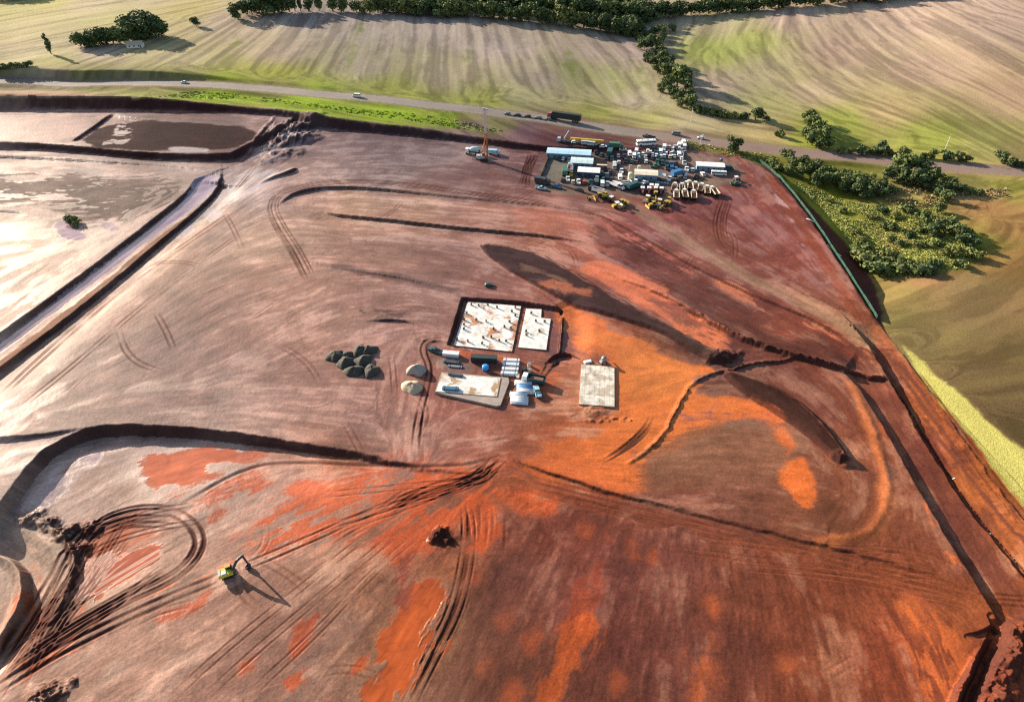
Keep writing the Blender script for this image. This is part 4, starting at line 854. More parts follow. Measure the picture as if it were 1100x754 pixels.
# farmstead
for k, (x, y, h) in enumerate([(87,50,7),(94,51,9),(101,49,9),(108,49,10),(115,48,11),(122,47,11),(129,46.5,10),(136,46,10),(141,43,13),(148,40,13),(155,38,15),(162,40,14),(168,40,12),(174,39.5,11),(150,45,6)]):
    plant(R.choice(['dark0','dark1','dark2','wide0']), x, y, h, '%s dark tree from the left in the clump around the farmhouse' % ordn(k), 'farmhouse trees', R.uniform(1.1, 1.4))
plant('tall0', 55, 58, 12.5, 'slim lone tree beside the pale farm track', None, .75); plant('dark1', 211, 28.5, 6.5, 'small round tree standing alone on the field boundary', None, 1.1)
for k in range(5): plant('bush%d' % (k % 3), -2 + k * 8, 74.5 - k * .7, 3.6, '%s low bush from the left beside the farm track' % ordn(k), 'bushes by the farm track', 1.4)
# roadside and hollow on the right
plant('dark2', 787, 163, 8, 'round dark tree standing alone between yard and highway', None, 1.0)
for k, (x, y, h) in enumerate([(868,130,7),(872,137,7),(878,143,8),(865,148,7),(884,149,7),(872,154,7),(880,158,6),(889,158,5)]):
    plant(R.choice(['mid0','mid1','wide1']), x, y + 2, h, '%s tree from the top of the clump jutting into the right field' % ordn(k), 'clump in the right field', 1.15)
for k, (x, y, h) in enumerate([(903,164,4),(914,165,3.5),(925,165,5),(936,165,3),(947,166,8),(957,167,4),(968,168,6),(992,170,4),(1001,170,5.5),(1017,171,5.5),(1030,173,5),(1038,174,4),(1075,175,7),(1085,178,5),(1096,180,4)]):
    plant(R.choice(['bush0','bush1','bush2','mid1']), x, y, h, '%s bush from the left along the far side of the highway' % ordn(k), 'bushes beyond the highway', 1.2)
lc = [(846,172,8),(853,179,7),(845,186,6),(862,177,6),(870,184,8),(860,188,7),(878,180,6),(886,189,8),(880,197,8),(895,186,5),(898,196,8),(910,191,6),(906,202,8),(918,199,8),(930,195,6),(925,207,8),(938,203,7),(948,199,6),(945,210,7),(963,194,9),(969,187,13),(976,196,9),(985,188,11),(990,199,9),(1000,194,9),(1008,203,8),(1018,200,7),(1026,206,6),(1035,204,4),(1048,207,4),(835,180,5),(828,176,5),(956,204,5)]
for k, (x, y, h) in enumerate(lc):
    plant(R.choice(['dark0','dark1','mid0','mid1','wide0'] if h > 5 else ['bush0','bush1']), x, y + 2, h * .82, '%s tree in the dense thicket below the highway, counted from its left end' % ordn(k), 'thicket below the highway', 1.2)
gl = [(975,226,4,'olive0'),(992,234,4,'bush0'),(1006,226,5,'mid0'),(1012,240,4,'bush1'),(1000,250,5,'wide1'),(1015,246,6,'wide1'),(1026,252,5,'mid1'),(1036,262,5,'bush2'),(1040,254,4,'bush0'),(985,262,3,'olive1'),(1020,272,4,'bush1'),(1046,274,3.5,'olive0'),(928,280,6,'olive2'),(940,288,6,'olive0'),(955,280,5,'olive1'),(948,270,4,'bush0'),(965,288,5,'bush1'),(978,290,5,'olive2'),(992,290,4.5,'olive0'),(922,272,5,'olive1'),(1005,207,4,'bush2'),(1013,214,5,'mid2'),(987,246,4,'olive1'),(953,244,4,'bush1'),(962,232,3,'pale0'),(975,252,3,'bush2'),(1004,284,3,'olive2'),(1030,284,3,'bush0'),(1005,262,3.4,'bush0'),(945,225,3,'olive0'),(935,232,2.6,'pale0'),(918,248,2.4,'pale0'),(905,226,2.2,'pale0'),(890,214,2.2,'olive1'),(925,256,2.4,'pale0'),(968,262,3,'bush1'),(958,258,3.4,'mid2')]
for k, (x, y, h, key) in enumerate(sorted(gl, key=lambda q: q[1])):
    plant(key, x, y + 2, h * 1.2, '%s shrub from the top in the green hollow beside the dark bank' % ordn(k), 'shrubs in the hollow', 1.25)
plant('bush0', 837, 147, 5, 'thin young tree alone in the field above the highway', None, .8); plant('bush1', 822, 128, 2.4, 'light green low bush at the end of the hedgerow', None, 2)
# undergrowth that nobody could count
def tufts(name, poly, n, hmin, hmax, mat, z=None, wd=.9):
    P = W(poly, None); lo = P.min(0); hi = P.max(0); v = []; f = []; c = 0
    while c < n:
        x = R.uniform(lo[0], hi[0]); y = R.uniform(lo[1], hi[1]); ins = False
        for k in range(len(P)):
            a = P[k]; b = P[(k + 1) % len(P)]
            if (a[1] > y) != (b[1] > y) and x < (y - a[1]) * (b[0] - a[0]) / (b[1] - a[1]) + a[0]: ins = not ins
        if not ins: c += .2; continue
        c += 1
        if vn(np.float32(x / 9), np.float32(y / 9), 5) < -.36: continue
        z0 = float(lookup(Z, x, y)) - .05; h = R.uniform(hmin, hmax)
        for q in range(3):
            a = R.random() * 6.28; r = R.uniform(.3, .7) * wd; b = len(v); ca, sa = math.cos(a), math.sin(a)
            v += [(x - ca * r, y - sa * r, z0), (x + ca * r, y + sa * r, z0), (x + ca * r * .7 - sa * .3, y + sa * r * .7 + ca * .3, z0 + h * R.uniform(.5, 1)), (x - ca * r * .6 - sa * .3, y - sa * r * .6 + ca * .3, z0 + h)]
            f.append((b, b + 1, b + 2, b + 3))
    m = MB(); m.v = v; m.f = f; o = m.build(name, mat); o['kind'] = 'stuff'; return o
M_TUFT = simple('tall_grass', (.36,.37,.11), .85, 0, .4, .25, .1); M_REED = simple('dry_reed', (.40,.30,.17), .85, 0, .3, .3, .1); M_VERGE = simple('verge_grass', (.28,.36,.05), .85, 0, .35, .2, .1)
def stufftag(o, l): o['label'] = l; o['category'] = 'grass'
stufftag(tufts('undergrowth', [(845,192),(880,205),(940,222),(1000,222),(1040,252),(1052,275),(1030,290),(980,296),(940,294),(912,260),(880,222)], 9000, .10, .42, M_TUFT, None, 1.25), 'waist-high green undergrowth covering the hollow below the bank')
stufftag(tufts('reeds', [(955,204),(985,202),(1000,210),(1080,203),(1085,212),(1030,213),(990,224),(950,218)], 420, .8, 1.8, M_REED), 'pale dry reeds between thicket and field')
stufftag(tufts('grass', [(170,105),(260,107),(350,117),(450,131),(520,142),(545,142),(500,131),(430,121),(330,111),(250,101),(200,98)], 1300, .2, .5, M_VERGE, None, 1.8), 'tufts of bright green grass on the highway verge')
stufftag(tufts('grass', [(730,150),(780,160),(850,172),(830,176),(780,168),(740,160)], 300, .3, .9, M_TUFT, None, 1.4), 'rough grass between the yard and the highway')
# ================================================================== VEHICLES
PM = {k: simple('paint_' + k, c, .35, 0, .05, 2.0) for k, c in dict(white=(.78,.79,.80), silver=(.42,.45,.48), dark=(.035,.04,.05), teal=(.03,.09,.10), blue=(.05,.16,.34), red=(.38,.05,.05), green=(.05,.14,.09), cream=(.66,.58,.42), yellow=(.62,.40,.03), lightblue=(.32,.52,.62), grey=(.20,.21,.22), pink=(.66,.54,.54), palegreen=(.42,.50,.44)).items()}
M_GLASS = simple('car_glass', (.02,.03,.04), .08, 0, .05); M_RUB = simple('rubber', (.022,.022,.024), .85); M_STEEL = simple('steel', (.32,.33,.34), .45, .6, .1); M_DSTEEL = simple('dark_steel', (.05,.05,.06), .55, .3)
M_TAN = simple('dump_body_paint', (.60,.50,.38), .6, 0, .12, 1.2); M_YEL = simple('machine_yellow', (.42,.29,.05), .5, 0, .1, 2); M_RED = simple('machine_red', (.22,.06,.06), .5, 0, .1, 2); M_MUD = simple('caked_mud', (.20,.09,.06), .9, 0, .25, 3)
def wheel(x, y, r, w, parent, mat=M_RUB, n=10):
    o = MB().cyl((0, -w / 2, 0), (0, w / 2, 0), r, None, n).build('wheel', mat, parent, False); o.location = (x, y, r); return o
def v_car(name='car', L=4.2, kind='hatch'):
    t = thing(name); h = L / 2
    if kind == 'pickup':
        MB().prism([(h,.45),(h,.85),(h-.1,1.0),(h-1.35,1.08),(-h+2.0,1.08),(-h+1.9,.78),(-h+.12,.78),(-h+.12,1.05),(-h,1.05),(-h,.45)], -.88, .88, .06).box(-h+.05,-h+1.95,-.86,-.78,.75,1.06).box(-h+.05,-h+1.95,.78,.86,.75,1.06).build('body', PM['white'], t)
        MB().prism([(h-1.3,1.07),(h-1.95,1.62),(-h+2.25,1.64),(-h+2.0,1.07)], -.80, .80, .1).build('window', M_GLASS, t)
        MB().prism([(h-1.98,1.60),(h-2.0,1.70),(-h+2.28,1.70),(-h+2.24,1.60)], -.72, .72, .03).build('roof', PM['white'], t)
    elif kind == 'van':
        MB().prism([(h,.4),(h,1.0),(h-.35,1.2),(h-.95,1.45),(-h,1.45),(-h,.4)], -.92, .92, .03).build('body', PM['white'], t)
        MB().prism([(h-.60,1.30),(h-1.15,1.98),(-h+.06,1.98),(-h+.03,1.40)], -.90, .90, .05).build('window', M_GLASS, t)
        MB().prism([(h-1.1,1.92),(h-1.2,2.08),(-h+.1,2.10),(-h+.04,1.92)], -.88, .88, .06).build('roof', PM['white'], t)
    else:
        b = -h + (.12 if kind == 'hatch' else .62)
        MB().prism([(h,.38),(h,.70),(h-.15,.82),(h-1.15,.95),(-h+.3,.98),(-h,.88),(-h,.38)], -.86, .86, .08).build('body', PM['white'], t)
        MB().prism([(h-1.05,.93),(h-1.75,1.38),(b+.55,1.40),(b+.1,.95)], -.78, .78, .12).build('window', M_GLASS, t)
        MB().prism([(h-1.70,1.36),(h-1.82,1.46),(b+.65,1.47),(b+.45,1.36)], -.66, .66, .05).build('roof', PM['white'], t)
    for sx in (h - .8, -h + .8):
        for sy in (-.8, .8): wheel(sx, sy, .33, .22, t)
    MB().box(h - .03, h + .02, -.78, -.48, .62, .76).build('headlight', PM['silver'], t); MB().box(h - .03, h + .02, .48, .78, .62, .76).build('headlight', PM['silver'], t)
    return t
P_HATCH, P_SEDAN, P_PICK, P_VAN = v_car('parked_car', 3.9, 'hatch'), v_car('parked_car', 4.5, 'sedan'), v_car('pickup_truck', 5.1, 'pickup'), v_car('parked_van', 5.0, 'van')
def v_bus():
    t = thing('bus'); MB().prism([(5.2,.4),(5.2,1.2),(5.0,1.55),(-5.2,1.55),(-5.2,.4)], -1.25, 1.25, .02).build('body', PM['white'], t)
    MB().prism([(5.12,1.5),(4.9,2.45),(-5.15,2.45),(-5.2,1.5)], -1.22, 1.22, .04).build('window', M_GLASS, t)
    MB().prism([(4.92,2.42),(4.75,2.85),(-5.0,2.9),(-5.17,2.42)], -1.24, 1.24, .12).build('roof', PM['white'], t)
    for k in range(3): MB().box(-3 + k * 3, -2 + k * 3, -.4, .4, 2.8, 3.02, .1, .1).build('roof_hatch', PM['silver'], t)
    for sx in (3.2, -3.2):
        for sy in (-1.1, 1.1): wheel(sx, sy, .5, .3, t)
    return t
def v_truck(kind):
    t = thing('box_truck' if kind == 'box' else 'flatbed_truck' if kind == 'flat' else 'tipper_truck')
    MB().prism([(3.6,.5),(3.6,1.6),(3.35,2.4),(1.9,2.5),(1.9,.5)], -1.15, 1.15, .08).build('cab', PM['white'], t)
    MB().prism([(3.52,1.6),(3.42,2.2),(3.30,2.2),(3.40,1.6)], -1.0, 1.0).build('windscreen', M_GLASS, t)
    MB().box(-3.7, 1.9, -.5, .5, .6, .95).build('chassis', M_DSTEEL, t)
    if kind == 'box': MB().box(-3.8, 1.7, -1.25, 1.25, .95, 3.1).build('cargo_box', PM['white'], t)
    elif kind == 'flat': MB().box(-3.8, 1.7, -1.25, 1.25, .95, 1.15).box(1.55, 1.7, -1.25, 1.25, 1.15, 2.0).build('bed', M_DSTEEL, t)
    else:
        MB().box(-3.8, 1.7, -1.25, 1.25, .95, 1.1).box(-3.8, 1.7, -1.25, -1.15, 1.1, 2.2).box(-3.8, 1.7, 1.15, 1.25, 1.1, 2.2).box(1.6, 1.7, -1.15, 1.15, 1.1, 2.4).box(-3.8, -3.7, -1.15, 1.15, 1.1, 2.1).build('bed', PM['white'], t)
        MB().box(-3.6, 1.5, -1.14, 1.14, 1.12, 1.75, .5, .4).build('load', M_MUD, t)
    for sx in (2.7, -1.9, -2.95):
        for sy in (-1.05, 1.05): wheel(sx, sy, .5, .35, t)
    return t
P_BUS, P_BOX, P_FLAT, P_TIP = v_bus(), v_truck('box'), v_truck('flat'), v_truck('tip')
def v_hauler():
    """articulated dump truck, 10 m, cab at +x and an open scoop-shaped body behind"""
    t = thing('dump_truck')
    MB().prism([(5.0,.9),(5.0,1.7),(3.6,2.1),(1.6,2.1),(1.6,.9)], -1.1, 1.1, .08).build('bonnet', M_TAN, t)
    MB().prism([(3.5,2.0),(3.2,3.3),(1.9,3.3),(1.7,2.0)], -.8, .8, .08).build('cab_window', M_GLASS, t); MB().box(1.75, 3.35, -.85, .85, 3.28, 3.45).build('cab_roof', PM['white'], t)
    MB().box(-4.6, 1.6, -.5, .5, .9, 1.4).build('chassis', M_DSTEEL, t)
    # body: floor, flared sides and headboard, each 15 cm thick
    MB().prism([(1.1,1.6),(-3.6,1.5),(-5.1,2.1),(-5.1,2.25),(-3.6,1.65),(1.1,1.75)], -1.35, 1.35).prism([(1.3,1.6),(1.3,3.4),(-2.2,3.1),(-5.1,2.5),(-5.1,2.1),(-3.6,1.5)], -1.62, -1.36).prism([(1.3,1.6),(1.3,3.4),(-2.2,3.1),(-5.1,2.5),(-5.1,2.1),(-3.6,1.5)], 1.36, 1.62).box(1.12, 1.34, -1.36, 1.36, 1.6, 3.5).box(1.3, 2.0, -1.3, 1.3, 3.42, 3.54).build('dump_body', M_TAN, t)
    MB().prism([(1.0,1.76),(-3.5,1.66),(-4.6,2.1),(-3.6,1.9),(1.0,1.95)], -1.3, 1.3).build('mud_residue', M_MUD, t)
    for sx in (3.5, -1.6, -3.5):
        for sy in (-1.25, 1.25): wheel(sx, sy, .9, .6, t, n=12)
    return t
def v_roller(col):
    t = thing('road_roller'); d = MB().cyl((2.0, -1.05, .75), (2.0, 1.05, .75), .75, None, 14).build('drum', M_STEEL, t)
    MB().box(1.2, 2.9, -1.25, -1.08, .6, 1.0).box(1.2, 2.9, 1.08, 1.25, .6, 1.0).box(2.75, 2.95, -1.25, 1.25, .6, 1.0).box(-.2, 1.2, -.6, .6, .7, 1.2).build('drum_frame', col, t)
    MB().prism([(-2.6,.7),(-2.5,1.6),(-1.0,1.75),(-1.0,1.0),(.3,1.0),(.3,.6)], -.9, .9, .1).build('engine_cover', col, t)
    for x in (-.9, .3):
        for y in (-.7, .7): MB().cyl((x, y, .95), (x, y, 2.55), .05, None, 5).build('canopy_post', M_DSTEEL, t)
    MB().box(-1.15, .55, -.95, .95, 2.55, 2.7, .1, .1).build('canopy', PM['white'], t); MB().box(-.6, -.1, -.3, .3, 1.0, 1.5).build('seat', M_RUB, t)
    for sy in (-.95, .95): wheel(-1.5, sy, .72, .5, t)
    return t
def v_tractor():
    t = thing('tractor'); MB().prism([(2.1,.7),(2.1,1.35),(1.9,1.5),(.2,1.6),(.2,.7)], -.4, .4, .05).build('bonnet', M_RED, t); MB().box(-1.2, .3, -.55, .55, .7, 1.3).build('rear_body', M_RED, t)
    for s in (-1, 1): MB().prism([(-1.5,1.2),(-1.3,1.65),(-.3,1.65),(0,1.2)], .6 * s - .22, .6 * s + .22).build('mudguard', M_RED, t)
    for x in (-1.0, .2):
        for y in (-.55, .55): MB().cyl((x, y, 1.2), (x, y, 2.5), .05, None, 5).build('canopy_post', M_DSTEEL, t)
    MB().box(-1.3, .6, -.85, .85, 2.5, 2.64, .12, .12).build('canopy', PM['white'], t)
    for sy in (-.85, .85): wheel(-.75, sy, .8, .45, t, n=12); wheel(1.5, sy * .85, .45, .3, t)
    return t
def v_dozer():
    t = thing('bulldozer')
    for s in (-1, 1): MB().prism([(1.7,.5),(1.4,.95),(-1.6,.95),(-1.9,.5),(-1.5,.05),(1.3,.05)], s * 1.0 - .28, s * 1.0 + .28).build('track', M_RUB, t)
    MB().prism([(2.0,.6),(2.0,1.6),(.4,1.75),(.4,1.3),(-1.8,1.4),(-1.8,.6)], -.68, .68, .05).build('body', M_YEL, t)
    MB().prism([(.4,1.5),(.2,2.5),(-1.0,2.5),(-1.1,1.5)], -.65, .65, .06).build('cab_window', M_GLASS, t); MB().box(-1.1, .35, -.72, .72, 2.48, 2.64).build('cab_roof', M_YEL, t)
    MB().prism([(2.75,.05),(2.55,.6),(2.75,1.25),(2.9,1.25),(2.7,.6),(2.9,.05)], -1.75, 1.75).build('blade', M_YEL, t); [MB().cyl((0,q,.5),(2.6,q,.5),.09,None,6).build('push_arm', M_YEL, t) for q in (-1.2, 1.2)]
    return t
def v_grader():
    t = thing('motor_grader'); MB().prism([(-4.0,.9),(-4.0,1.9),(-1.6,2.0),(-1.6,.9)], -.75, .75, .06).build('engine_cover', M_YEL, t)
    MB().prism([(-1.5,1.3),(-1.4,2.9),(0,2.9),(.2,1.3)], -.7, .7, .05).build('cab_window', M_GLASS, t); MB().box(-1.55, .15, -.8, .8, 2.9, 3.05).build('cab_roof', M_YEL, t)
    MB().prism([(0,1.2),(1.5,1.9),(4.2,1.3),(4.2,1.05),(1.5,1.55),(0,.9)], -.2, .2).build('frame', M_YEL, t); b = MB().box(1.2, 1.4, -1.85, 1.85, .1, .7).build('blade', M_YEL, t)
    for sx in (-3.2, -1.9, 4.0):
        for sy in (-.95, .95): wheel(sx, sy, .65, .4, t)
    return t
P_HAUL, P_ROLLY, P_TRAC, P_DOZ, P_GRAD = v_hauler(), v_roller(M_YEL), v_tractor(), v_dozer(), v_grader()
def place(proto, px, py, deg, label, cat, group=None, col=None, parts=('body', 'roof', 'cab', 'cargo_box'), s=1.2, ctr=1.0):
    x, y, z = hit(px, py + ctr); o = inst(proto, x, y, z - .02, rad(deg), s)
    if col:
        for p in parts: paint(o, p, PM[col])
    return tag(o, label, cat, group)
CN = dict(white='white', silver='silver', dark='dark', teal='dark teal', blue='blue', red='red', green='dark green', cream='cream', lightblue='light blue', grey='grey', pink='pale pink', palegreen='pale green', yellow='yellow')
KN = {'h': (P_HATCH, 'hatchback', 'car'), 's': (P_SEDAN, 'sedan', 'car'), 'p': (P_PICK, 'pickup', 'pickup'), 'v': (P_VAN, 'van', 'van'), 'b': (P_BOX, 'box truck', 'truck'), 't': (P_TIP, 'tipper truck', 'truck'), 'f': (P_FLAT, 'flatbed truck', 'truck')}
def row(phrase, group, items, deg, jit=5):
    for k, (x, y, kd, c) in enumerate(items):
        pr, kn, cat = KN[kd]
        place(pr, x, y, deg + R.uniform(-jit, jit), '%s %s, %s from left in %s' % (CN[c], kn, ordn(k), phrase), cat, group, c)
row('the row below the yellow girder', 'vehicles below the yellow girder', [(617.5,153,'h','white'),(623.5,154,'s','dark'),(629.5,154.5,'v','silver'),(636.5,155.5,'v','palegreen'),(643,156.5,'p','dark'),(648,157.5,'h','white'),(655,156.5,'p','blue'),(662,158.5,'b','green'),(669,161,'h','white')], -8, 12)
row('the row beside the long blue shed', 'vehicles right of the blue shed', [(640,164,'p','dark'),(646,166.5,'s','teal'),(655,165,'b','teal'),(664,167.5,'h','white'),(671,168.5,'p','dark'),(676,165.5,'v','white')], 80, 15)
row('the gap above the yard front row', 'vehicles above the front row', [(657,193.5,'p','dark'),(648,192.5,'s','teal'),(641,192,'p','white'),(668,202,'s','dark'),(683,194.5,'h','white'),(699,200,'p','dark'),(706,200.5,'s','white')], 84, 15)
row('the loose group above the front dump trucks', 'vehicles above the dump trucks', [(712,194.5,'s','dark'),(719,192.5,'p','white'),(727,193,'h','dark'),(736,190,'s','silver'),(748,190,'p','dark'),(755,187,'h','white')], 80, 25)
row('the back row of the parking block', 'back row of the parking block', [(696,162,'h','white'),(702,160.5,'p','dark'),(707.5,161,'s','teal'),(713.5,158.5,'v','white'),(719,158,'h','pink'),(722.5,160,'s','white'),(729.5,156.5,'v','white'),(734,153.5,'v','white')], 82)
row('the packed middle of the parking block', 'packed middle of the parking block', [(686,166,'h','white'),(693.5,168.5,'s','silver'),(698.5,163.5,'h','white'),(704,163.5,'s','dark'),(709.5,163.5,'v','white'),(715.5,165,'s','white'),(720.8,165.8,'p','white'),(725,165.2,'h','dark'),(729.5,159.5,'h','white'),(735,158,'v','white'),(729,166.5,'v','white'),(716,160.5,'s','teal'),(710,168,'h','white'),(705,167,'s','white'),(725.5,157.5,'h','silver')], 82)
row('the second parking row', 'second row of the parking block', [(683.5,163,'v','white'),(690.5,165.5,'h','white'),(696.5,166,'s','dark'),(701,166,'s','silver'),(707,165,'p','teal'),(713,162.5,'s','white'),(718,163,'h','red'),(722.5,164,'s','silver'),(727.5,162.5,'p','dark'),(732,161,'s','silver')], 82)
row('the third parking row', 'third row of the parking block', [(681,168,'v','white'),(686,169.5,'h','lightblue'),(701,170,'s','dark'),(707,169.5,'p','teal'),(713.5,167.5,'h','white'),(719.5,168.5,'h','cream'),(724.5,168,'s','palegreen'),(732,165.5,'s','silver')], 82)
row('the front row of the parking block', 'front row of the parking block', [(672,173,'p','dark'),(679,173.5,'s','teal'),(687,172.5,'p','dark'),(694,173.5,'h','white'),(706,174,'p','green'),(711.5,175,'p','teal'),(732,170,'h','white')], 82)
row('the upper row right of the cream building', 'dark vehicles right of the cream building', [(716.5,176,'p','teal'),(721.5,176.5,'p','blue'),(726.5,176.5,'p','dark'),(735,175.5,'p','silver')], 82)
row('the lower row right of the cream building', 'vehicles right of the cream building', [(716.5,180.5,'p','dark'),(721.5,181.5,'p','blue'),(726,181.5,'s','blue'),(737.5,182,'p','white'),(744,182.5,'h','lightblue')], 82)
row('the short column beside the middle lane', 'vehicles beside the middle lane', [(652,170,'s','dark'),(657.5,170.5,'p','teal'),(660.5,175.5,'h','white'),(660,179.5,'v','silver'),(665,174.5,'h','pink'),(667.5,184,'p','white'),(666,191,'v','white'),(671,196,'h','silver'),(655,185,'s','dark'),(652,189,'p','grey')], 86)
row('the front row of the yard', 'front row of the yard', [(604.5,193.5,'s','dark'),(610,192.5,'p','white'),(615.5,195.5,'h','cream'),(621.5,195.5,'p','white'),(627.5,196,'h','red'),(634.5,196,'p','teal'),(641,196.5,'v','teal'),(647,198,'v','white'),(652.5,198,'p','silver')], 84)
row('the gap below the yard front row', 'vehicles below the front row', [(598,200.5,'p','blue'),(622,204.5,'s','dark'),(640,205.5,'t','dark')], 140)
row('the left edge of the grey hardstanding', 'trucks on the left edge of the yard', [(583,196.5,'b','dark'),(581,202.5,'p','lightblue')], -20)
row('the gap beside the twin sheds', 'vehicles beside the twin sheds', [(606.5,185.5,'b','green'),(612.5,181.5,'t','lightblue'),(613.5,187.5,'p','yellow'),(605,170.5,'h','white'),(601,170.5,'p','dark'),(611,172.5,'p','grey'),(646,187,'p','teal'),(650,181,'p','dark')], 84)
row('the group before the cream building', 'vehicles before the cream building', [(674,198.5,'t','dark'),(680,201.5,'b','teal'),(685,199,'p','blue'),(691.5,197,'p','white'),(703,178.5,'p','green'),(728,188,'b','blue'),(675,193.5,'s','dark')], 30, 25)
place(P_BUS, 694, 155, 8, 'long white bus parked above the crowded parking block', 'bus'); place(P_BUS, 772, 187, -6, 'white bus with ribbed roof below the long white shed', 'bus', s=.85)
place(P_PICK, 790, 197.5, 0, 'dark green pickup beside a red machine at the right of the yard', 'pickup', col='green'); place(P_TRAC, 791, 193.5, 20, 'small red machine behind the green pickup at the right', 'tractor', s=1.1); place(P_VAN, 782, 181.5, 0, 'dark teal van just right of the white bus', 'van', col='teal')
# dump trucks
hl = [(724,203,255),(732,203.5,262),(740,200.5,268),(746.5,202,262),(752.5,203.5,250),(759,206,262),(766,207,285),(726,210.5,262),(735,210,266),(744.5,211,262),(736,201.5,250)]
for k, (x, y, a) in enumerate(sorted(hl[:7] + hl[10:], key=lambda q: q[0])): place(P_HAUL, x, y, a + 180, 'tan dump truck, %s from the left in the back rank of dump trucks' % ordn(k), 'dump truck', 'parked dump trucks', s=.95)
for k, (x, y, a) in enumerate(hl[7:10]): place(P_HAUL, x, y, a + 180, 'tan dump truck, %s from the left in the front rank of dump trucks' % ordn(k), 'dump truck', 'parked dump trucks', s=.95)
o = place(P_HAUL, 663, 201, 312, 'lone white dump truck standing on the lane through the yard', 'dump truck', s=.95); paint(o, 'dump_body', PM['white']); paint(o, 'bonnet', PM['white'])
# red and yellow machines
for k, (x, y) in enumerate([(690,206.5),(697,206.5),(704,206.5),(710,207)]): place(P_TRAC, x, y, 262 + R.uniform(-8, 8), 'red tractor with white canopy, %s from the left in the front line' % ordn(k), 'tractor', 'red tractors', s=1.3)
for k, (x, y) in enumerate([(699.5,203.5),(705,204)]): place(P_TRAC, x, y, 262, 'red tractor with white canopy, %s from the left in the rear pair' % ordn(k), 'tractor', 'red tractors', s=1.3)
for k, (x, y, p, a) in enumerate([(695,215,P_ROLLY,240),(701,221,P_DOZ,200),(708,219,P_ROLLY,250),(714,222,P_GRAD,225),(718,217,P_DOZ,245),(704,212,P_GRAD,262)]):
    nm = {P_ROLLY: 'road roller', P_DOZ: 'bulldozer', P_GRAD: 'grader'}[p]
    place(p, x, y, a, 'yellow %s, %s from the left in the bunch before the red tractors' % (nm, ordn(k)), nm, 'yellow machines before the tractors')
for k, (x, y, p, a) in enumerate([(642,213,P_GRAD,190),(650.5,211.5,P_DOZ,320),(657,216,P_TRAC,310),(663.5,222,P_ROLLY,20),(668,219,P_DOZ,40)]):
    nm = {P_ROLLY: 'road roller', P_DOZ: 'bulldozer', P_GRAD: 'grader', P_TRAC: 'tractor'}[p]
    place(p, x, y, a, '%s, %s from the left in the short line beside the dirt lane' % ('red tractor' if p is P_TRAC else 'yellow ' + nm, ordn(k)), nm, 'machines beside the dirt lane', s=1.25)
# highway traffic
def v_semi():
    t = thing('semi_truck'); MB().prism([(9.6,.6),(9.6,2.0),(9.3,3.3),(7.4,3.6),(7.4,.6)], -1.2, 1.2, .06).build('cab', M_RED, t); MB().prism([(9.62,2.0),(9.36,3.1),(9.2,3.1),(9.4,2.0)], -1.0, 1.0).build('windscreen', M_GLASS, t)
    MB().box(4.5, 7.5, -.5, .5, .7, 1.1).build('chassis', M_DSTEEL, t); tr = MB().box(-9.4, 6.9, -1.3, 1.3, 1.25, 4.5).build('trailer', simple('dark_tarpaulin', (.022,.030,.028), .6), t)
    m = MB()
    for k in range(12): m.box(-9.3 + k * 1.46, -9.2 + k * 1.46, -1.34, -1.3, 1.3, 4.45).box(-9.3 + k * 1.46, -9.2 + k * 1.46, 1.3, 1.34, 1.3, 4.45)
    m.build('side_post', M_DSTEEL, t)
    for sx in (8.5, 6.4, 5.2, -5.2, -6.5, -7.8):
        for sy in (-1.05, 1.05): wheel(sx, sy, .52, .4, t)
    return t
HW = math.degrees(math.atan2(RP[-1][1] - 0, 1)) * 0
def road_deg(px):
    i = int(np.argmin(np.abs(np.array([proj0(p[0], p[1], 0)[0] for p in RP]) - px))); a, b = RP[max(0, i - 1)], RP[min(len(RP) - 1, i + 1)]
    return math.degrees(math.atan2(b[1] - a[1], b[0] - a[0]))
P_SEMI = v_semi(); place(P_SEMI, 606, 129.3, road_deg(606) + 180, 'red-cabbed semi truck with long dark trailer on the highway', 'truck', ctr=.5)
for k, (x, y, pr, c, l) in enumerate([(545,123.3,P_HATCH,'grey','dark car, farthest left in the queue ahead of the semi truck'),(556,124.8,P_SEDAN,'dark','dark car, second from the left in the queue ahead of the semi truck'),(567,126,P_HATCH,'dark','dark car, third from the left in the queue ahead of the semi truck'),(578.5,127.6,P_SEDAN,'grey','grey car, fourth from the left in the queue ahead of the semi truck'),(589,129,P_HATCH,'grey','grey car directly ahead of the semi truck on the highway'),
     (726,145,P_VAN,'grey','grey van on the highway above the parking block'),(753,149.3,P_SEDAN,'white','white car on the highway beside the white lamp post'),(383,104.3,P_VAN,'white','white van driving alone on the highway, left of the drill'),(198,89.5,P_SEDAN,'white','white car at the far left end of the visible highway'),(695,147.5,P_PICK,'dark','dark pickup on the highway shoulder above the bus')]):
    place(pr, x, y, road_deg(x) + 180, l, 'car' if pr in (P_SEDAN, P_HATCH) else 'van' if pr is P_VAN else 'pickup', 'highway traffic', c, ctr=0, s=1.15)
x, y, z = hit(700.5, 149); t = thing('trailer', x, y, z, rad(road_deg(700))); MB().box(-2, 2, -.9, .9, .6, .8).box(-2, 2, -.9, -.8, .8, 1.4).box(-2, 2, .8, .9, .8, 1.4).build('bed', M_DSTEEL, t); wheel(-.3, -.85, .4, .25, t); wheel(-.3, .85, .4, .25, t); tag(t, 'small dark trailer hitched behind the pickup on the highway shoulder', 'trailer')
